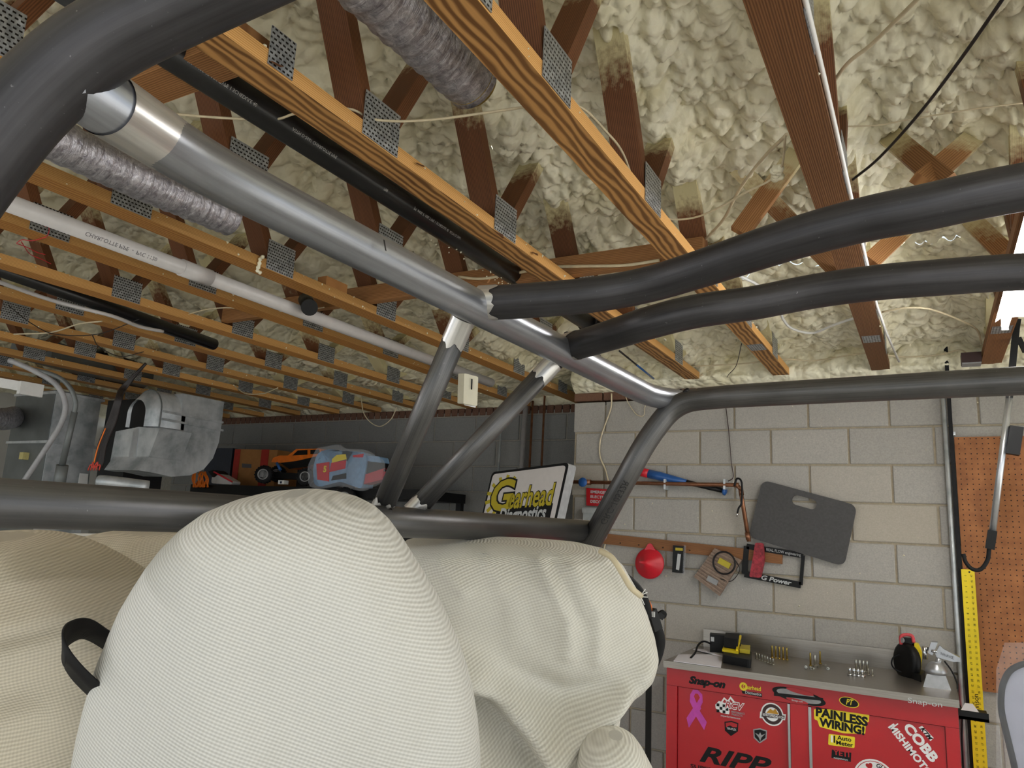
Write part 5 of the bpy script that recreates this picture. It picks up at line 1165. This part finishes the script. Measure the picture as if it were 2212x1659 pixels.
s_ = St(D2, DO); s_.txt('MISHIMOTO', 1966, 1620, 15, M_WHITE, 122, ang=-.88, bold=.04); s_.poly([(1923,1574),(1939,1562),(1941,1564),(1925,1576)], M_WHITE); s_.done('white slanted block lettering')
s_ = St(D2, DO); s_.poly([(1984,1571),(1992,1568),(2017,1594),(2010,1601)], M_WHITE).poly([(1987,1572),(1992,1571),(2014,1594),(2009,1598)], M_WHITE); s_.txt('KTM', 2000, 1584, 8, M_BLACK, 30, ang=-.88, shear=.3, bold=.05); s_.done('white and black slanted sticker')
# stainless worktop
wt = thing('steel_worktop', 'stainless steel worktop with raised back on the red cabinet', 'worktop', ((xL+xR)/2, 4.05, zw(ZB)-.03))
m = MB(); m.mat(M_STAIN).prism([(xL-.006, YC-.02, zw(ZB)), (xR+.006, YC-.02, zw(ZB)), (xR+.006, YN-.02, zw(ZB)), (xL-.006, YN-.02, zw(ZB))], (0,0,-.03)); m.build('top_plate', wt)
m = MB(); m.mat(M_STAIN).prism([(xL+.02, YN-.024, zw(ZB)), (xR+.0, YN-.024, zw(ZB)), (xR+.0, YN-.024, zw(ZB)+.095), (xL+.02, YN-.024, zw(ZB)+.095)], (0,.012,0)); m.build('backsplash', wt)
m = MB(); kk = pxm(2000,1520); text_into(m, 'Snap-on', onY(1998,1518,YC-.0206), (1,0,0), (0,0,1), .030, M_INKW, fitw=.125, lift=0); m.build('lettering', wt)
tp = lambda x, y, h=0: onZ(x, y, ZB)+Vector((0,0,h))
# papers
m = MB(); m.mat(M_PAPER).prism([tp(1455,1429,.001), tp(1557,1443,.001), tp(1562,1415,.001), tp(1466,1415,.001)], (0,0,.003)); tag(m.build('paper_sheets'), 'white paper sheets at the left end of the steel worktop', 'paper')
m = MB(); m.mat(M_PAPER).prism([tp(1497,1405,.004), tp(1560,1420,.004), tp(1562,1408,.004), tp(1500,1404,.004)], (0,0,.003)); tag(m.build('paper_sheet'), 'second white sheet behind the front papers', 'paper')
# charger and cordless pieces
ch = thing('battery_charger', 'black battery charger with cord at the back of the worktop', 'charger', tp(1550,1414))
m = MB(); m.mat(M_BLACK).beam(tp(1534,1409,.05), tp(1566,1412,.05), .08, .095); m.build('charger_body', ch)
m = MB(); m.mat(M_BLACK).beam(tp(1567,1412,.045), tp(1600,1415,.045), .07, .07); m.beam(tp(1580,1413,.085), tp(1584,1413,.085), .05, .012); m.build('dock', ch)
m = MB(); m.mat(M_INKW).prism([tp(1540,1409.5,.062)+Vector((0,-.041,0)), tp(1547,1410.3,.062)+Vector((0,-.041,0)), tp(1547,1410.3,.085)+Vector((0,-.041,0)), tp(1540,1409.5,.085)+Vector((0,-.041,0))], (0,-.002,0)); m.build('logo', ch)
m = MB(); m.mat(M_RUBBER).tube(spline([tp(1536,1412,.05), tp(1520,1411,.06), tp(1508,1413,.045), tp(1502,1418,.02), tp(1492,1424,.006)], 6), .005, 8); m.build('power_cord', ch)
dr = thing('cordless_tool', 'yellow and black cordless tool lying on the worktop', 'power tool', tp(1590,1440))
m = MB(); m.mat(M_BLACK).prism(rounded([tp(1561,1432), tp(1622,1444), tp(1624,1424), tp(1566,1416)], .02, 3), (0,0,.038)); m.build('base_pack', dr)
m = MB(); m.mat(M_YELLOW).prism([tp(1560,1424,.038), tp(1595,1430,.038), tp(1603,1412,.038), tp(1566,1410,.038)], (0,0,.010)); m.beam(tp(1592,1428,.05), tp(1600,1412,.09), .01, .012); m.build('yellow_trim', dr)
m = MB(); m.mat(M_RUBBER).prism([tp(1564,1420,.05), tp(1594,1425,.05), tp(1598,1410,.05), tp(1568,1408,.05)], (0,0,.05)); m.build('battery', dr)
m = MB(); m.mat(M_GOLD).prism([tp(1598,1428,.04), tp(1620,1431,.04), tp(1621,1420,.04), tp(1601,1418,.04)], (0,0,.02)); m.mat(M_REDP).beam(tp(1600,1430,.03), tp(1608,1432,.03), .01, .008); m.build('label', dr)
# bolts
ORD = ['first', 'second', 'third', 'fourth', 'fifth', 'sixth', 'seventh']
def bolt_meshes(L, r, mat):
    a = MB(); a.mat(mat).lathe([(r*1.9,0),(r*1.9,r*1.2)], (0,0,0), (0,0,1), 6); b = MB(); b.mat(mat).lathe([(r,r*1.2),(r,L*.93),(r*.7,L)], (0,0,0), (0,0,1), 12); return a.mesh('head'), b.mesh('shank')
def bolt(pt, ms, lab, group, rot=None):
    t = thing('bolt', lab, 'bolt', pt, group)
    for me_, nm in zip(ms, ('head','shank')):
        o = bpy.data.objects.new(nm, me_); COL.objects.link(o); o.parent = t
    if rot: t.rotation_euler = rot
b1 = bolt_meshes(.062, .0045, M_BRASS); b2 = bolt_meshes(.03, .004, M_ZINC); b3 = bolt_meshes(.055, .006, M_ZINC); b4 = bolt_meshes(.035, .007, M_CHROME)
for k in range(5): bolt(tp(1668+k*8, 1421+k*1.2), b1, ORD[k]+' from left of the five tall yellowish bolts beside the cordless tool', 'tall bolts beside the cordless tool')
for k in range(7): bolt(tp(1634+k*6, 1423+k*2.2), b2, ORD[k]+' from left of the seven short zinc bolts beside the cordless tool', 'short bolts beside the cordless tool')
for k, (x, y) in enumerate(((1751,1438),(1761,1440),(1772,1434))): bolt(tp(x, y), b1 if x != 1761 else b3, ORD[k]+' from left of the three bolts standing in the mid-bench heap', 'bolts by the hardware heap')
for k in range(6): bolt(tp(1744+k*9+random.uniform(-3,3), 1444+random.uniform(-3,3), .006), b2, ORD[k]+' from left of the bolts lying in the mid-bench heap', 'heaped bolts mid-bench', (1.45, 0, random.uniform(0, 6)))
for k in range(4): bolt(tp(1850+k*8, 1450+k*1.0), b3, ORD[k]+' from left of the tall bolts in the back row by the lamp', 'tall bolts by the lamp')
for k in range(4): bolt(tp(1836+k*9, 1459+k*1.2), b4, ORD[k]+' from left of the shiny short bolts in the front row by the lamp', 'short bolts by the lamp')
for k in range(2): bolt(tp(1876+k*9, 1458+k*2), b2, ORD[k]+' from left of the small bolts right of the shiny row', 'small bolts by the lamp')
# black and yellow work lamp / reel
lm = thing('cordless_lamp', 'black, yellow and red round cordless lamp standing on the worktop', 'lamp', tp(1965,1462))
lc = tp(1966,1462)
L_ = lambda x, y: onY(x, y, lc.y)
ax = Vector((-.80,-.58,.05)).normalized()
m = MB(); m.mat(M_BLACK).lathe([(.030,-.02),(.078,-.022),(.084,-.01),(.084,.012),(.070,.020),(.030,.014)], L_(1958,1428), ax, 32); m.build('ring_housing', lm)
m = MB(); m.mat(M_YELLOW).prism(rounded([L_(1970,1390), L_(1984,1392), L_(1992,1412), L_(1990,1448), L_(1976,1452)], .008, 3), (0,.07,0)); m.build('yellow_shell', lm)
m = MB(); m.mat(plain('coral_red',(206,70,76),.45)).tube(spline([L_(1947,1392), L_(1946,1376), L_(1956,1371), L_(1970,1374), L_(1974,1388)], 6), .008, 10); m.build('carry_handle', lm)
m = MB(); m.mat(M_GREY).lathe([(.012,0),(.012,.006)], L_(1959,1384)+ax*.02, ax, 14); m.mat(M_BLACK).box(L_(1962,1388)+Vector((0,.02,0)), .05, .04, .04); m.build('switch_head', lm)
m = MB(); m.mat(M_BLACK).prism(rounded([tp(1944,1456), tp(1990,1474), tp(2000,1464), tp(1960,1448)], .01, 3), (0,0,.03)); m.build('foot', lm)
m = MB(); m.mat(M_RUBBER).tube(spline([L_(1944,1414), L_(1930,1420), L_(1926,1434), L_(1934,1446), L_(1948,1452)], 6), .0035, 8); m.build('cord', lm)
# vise
vs_ = thing('bench_vise', 'small cast aluminium swivel vise at the right end of the worktop', 'vise', tp(2024,1488))
vY = tp(2024,1482).y; v_ = lambda x, y, o=0: onY(x, y, vY+o)
m = MB(); m.mat(M_CAST); bl_ = [(-.054,-.045),(.054,-.045),(.045,.045),(-.045,.045)]; c = tp(2024,1484); n = len(m.v)
m.v += [c+Vector((a,b,0)) for a, b in bl_]+[c+Vector((a*.68,b*.7,.055)) for a, b in bl_]
for q in ((3,2,1,0),(4,5,6,7),(0,1,5,4),(1,2,6,5),(2,3,7,6),(3,0,4,7)): m.face(tuple(n+i for i in q))
m.build('suction_base', vs_)
m = MB(); m.mat(M_CAST).lathe([(.040,0),(.045,.010),(.042,.024),(.028,.044),(.017,.052)], c+Vector((0,0,.055)), (0,0,1), 24); m.build('swivel_dome', vs_)
m = MB(); m.mat(M_CAST).tube([v_(2024,1440), v_(2029,1422)], .013, 14); m.build('neck', vs_)
m = MB(); m.mat(M_CAST).prism([v_(2020,1412), v_(2030,1394), v_(2038,1402), v_(2074,1421), v_(2074,1430), v_(2060,1430), v_(2024,1420)], (0,.045,0)); jaw = m.build('moving_jaw', vs_)
m = MB(); text_into(m, 'PANAVISE', v_(2046,1417,-.001), (v_(2074,1430)-v_(2024,1412)), Vector((0,0,1)), .018, M_BLACK, fitw=.05, lift=0); m.build('lettering', jaw)
m = MB(); m.mat(M_CAST).prism([v_(2004,1410), v_(2011,1387), v_(2026,1388), v_(2014,1416)], (0,.05,0)); m.build('fixed_jaw', vs_)
m = MB(); m.mat(M_CHROME).tube([v_(1994,1400,.02), v_(2006,1402,.02)], .008, 12); m.tube([v_(1996,1396,.02), v_(1999,1424,.02)], .010, 12); m.tube([v_(2012,1406,-.01), v_(2024,1408,-.01)], .006, 10); m.build('clamp_screw', vs_)
m = MB(); m.mat(M_CHROME).tube([v_(2002,1486,-.06), v_(2026,1482,-.06)], .005, 10); m.build('lever', vs_)
m = MB(); m.mat(M_RUBBER).tube(spline([v_(2040,1428), v_(2056,1450), v_(2068,1478), onY(2068,1510,vY-.02), onY(2078,1540,vY), onY(2078,1600,vY), onY(2082,1680,vY)], 6), .0035, 8); m.build('lead', vs_)
# side tray
tr = thing('side_tray', 'black side tray on the cabinet right end holding a white rag', 'tray', f(2105,1570))
a, b = f(2072,1540), f(2138,1560); zz = f(2100,1560).z
m = MB(); m.mat(M_BLACK).prism([(xR+.002, YC+.05, zz), (b.x, YC+.05, zz), (b.x, YC+.25, zz), (xR+.002, YC+.25, zz)], (0,0,.012)); m.build('tray_floor', tr)
m = MB(); m.mat(M_BLACK).prism([(xR+.002, YC+.05, zz), (b.x, YC+.05, zz), (b.x, YC+.05, zz+.035), (xR+.002, YC+.05, zz+.035)], (0,.004,0)); m.build('tray_lip', tr)
m = MB(); m.mat(M_PAPER).prism([(xR+.01, YC+.08, zz+.013), (b.x-.03, YC+.08, zz+.013), (b.x-.05, YC+.18, zz+.03), (xR+.03, YC+.18, zz+.03)], (0,0,.014)); tag(m.build('folded_rag'), 'folded white rag lying in the side tray', 'rag')
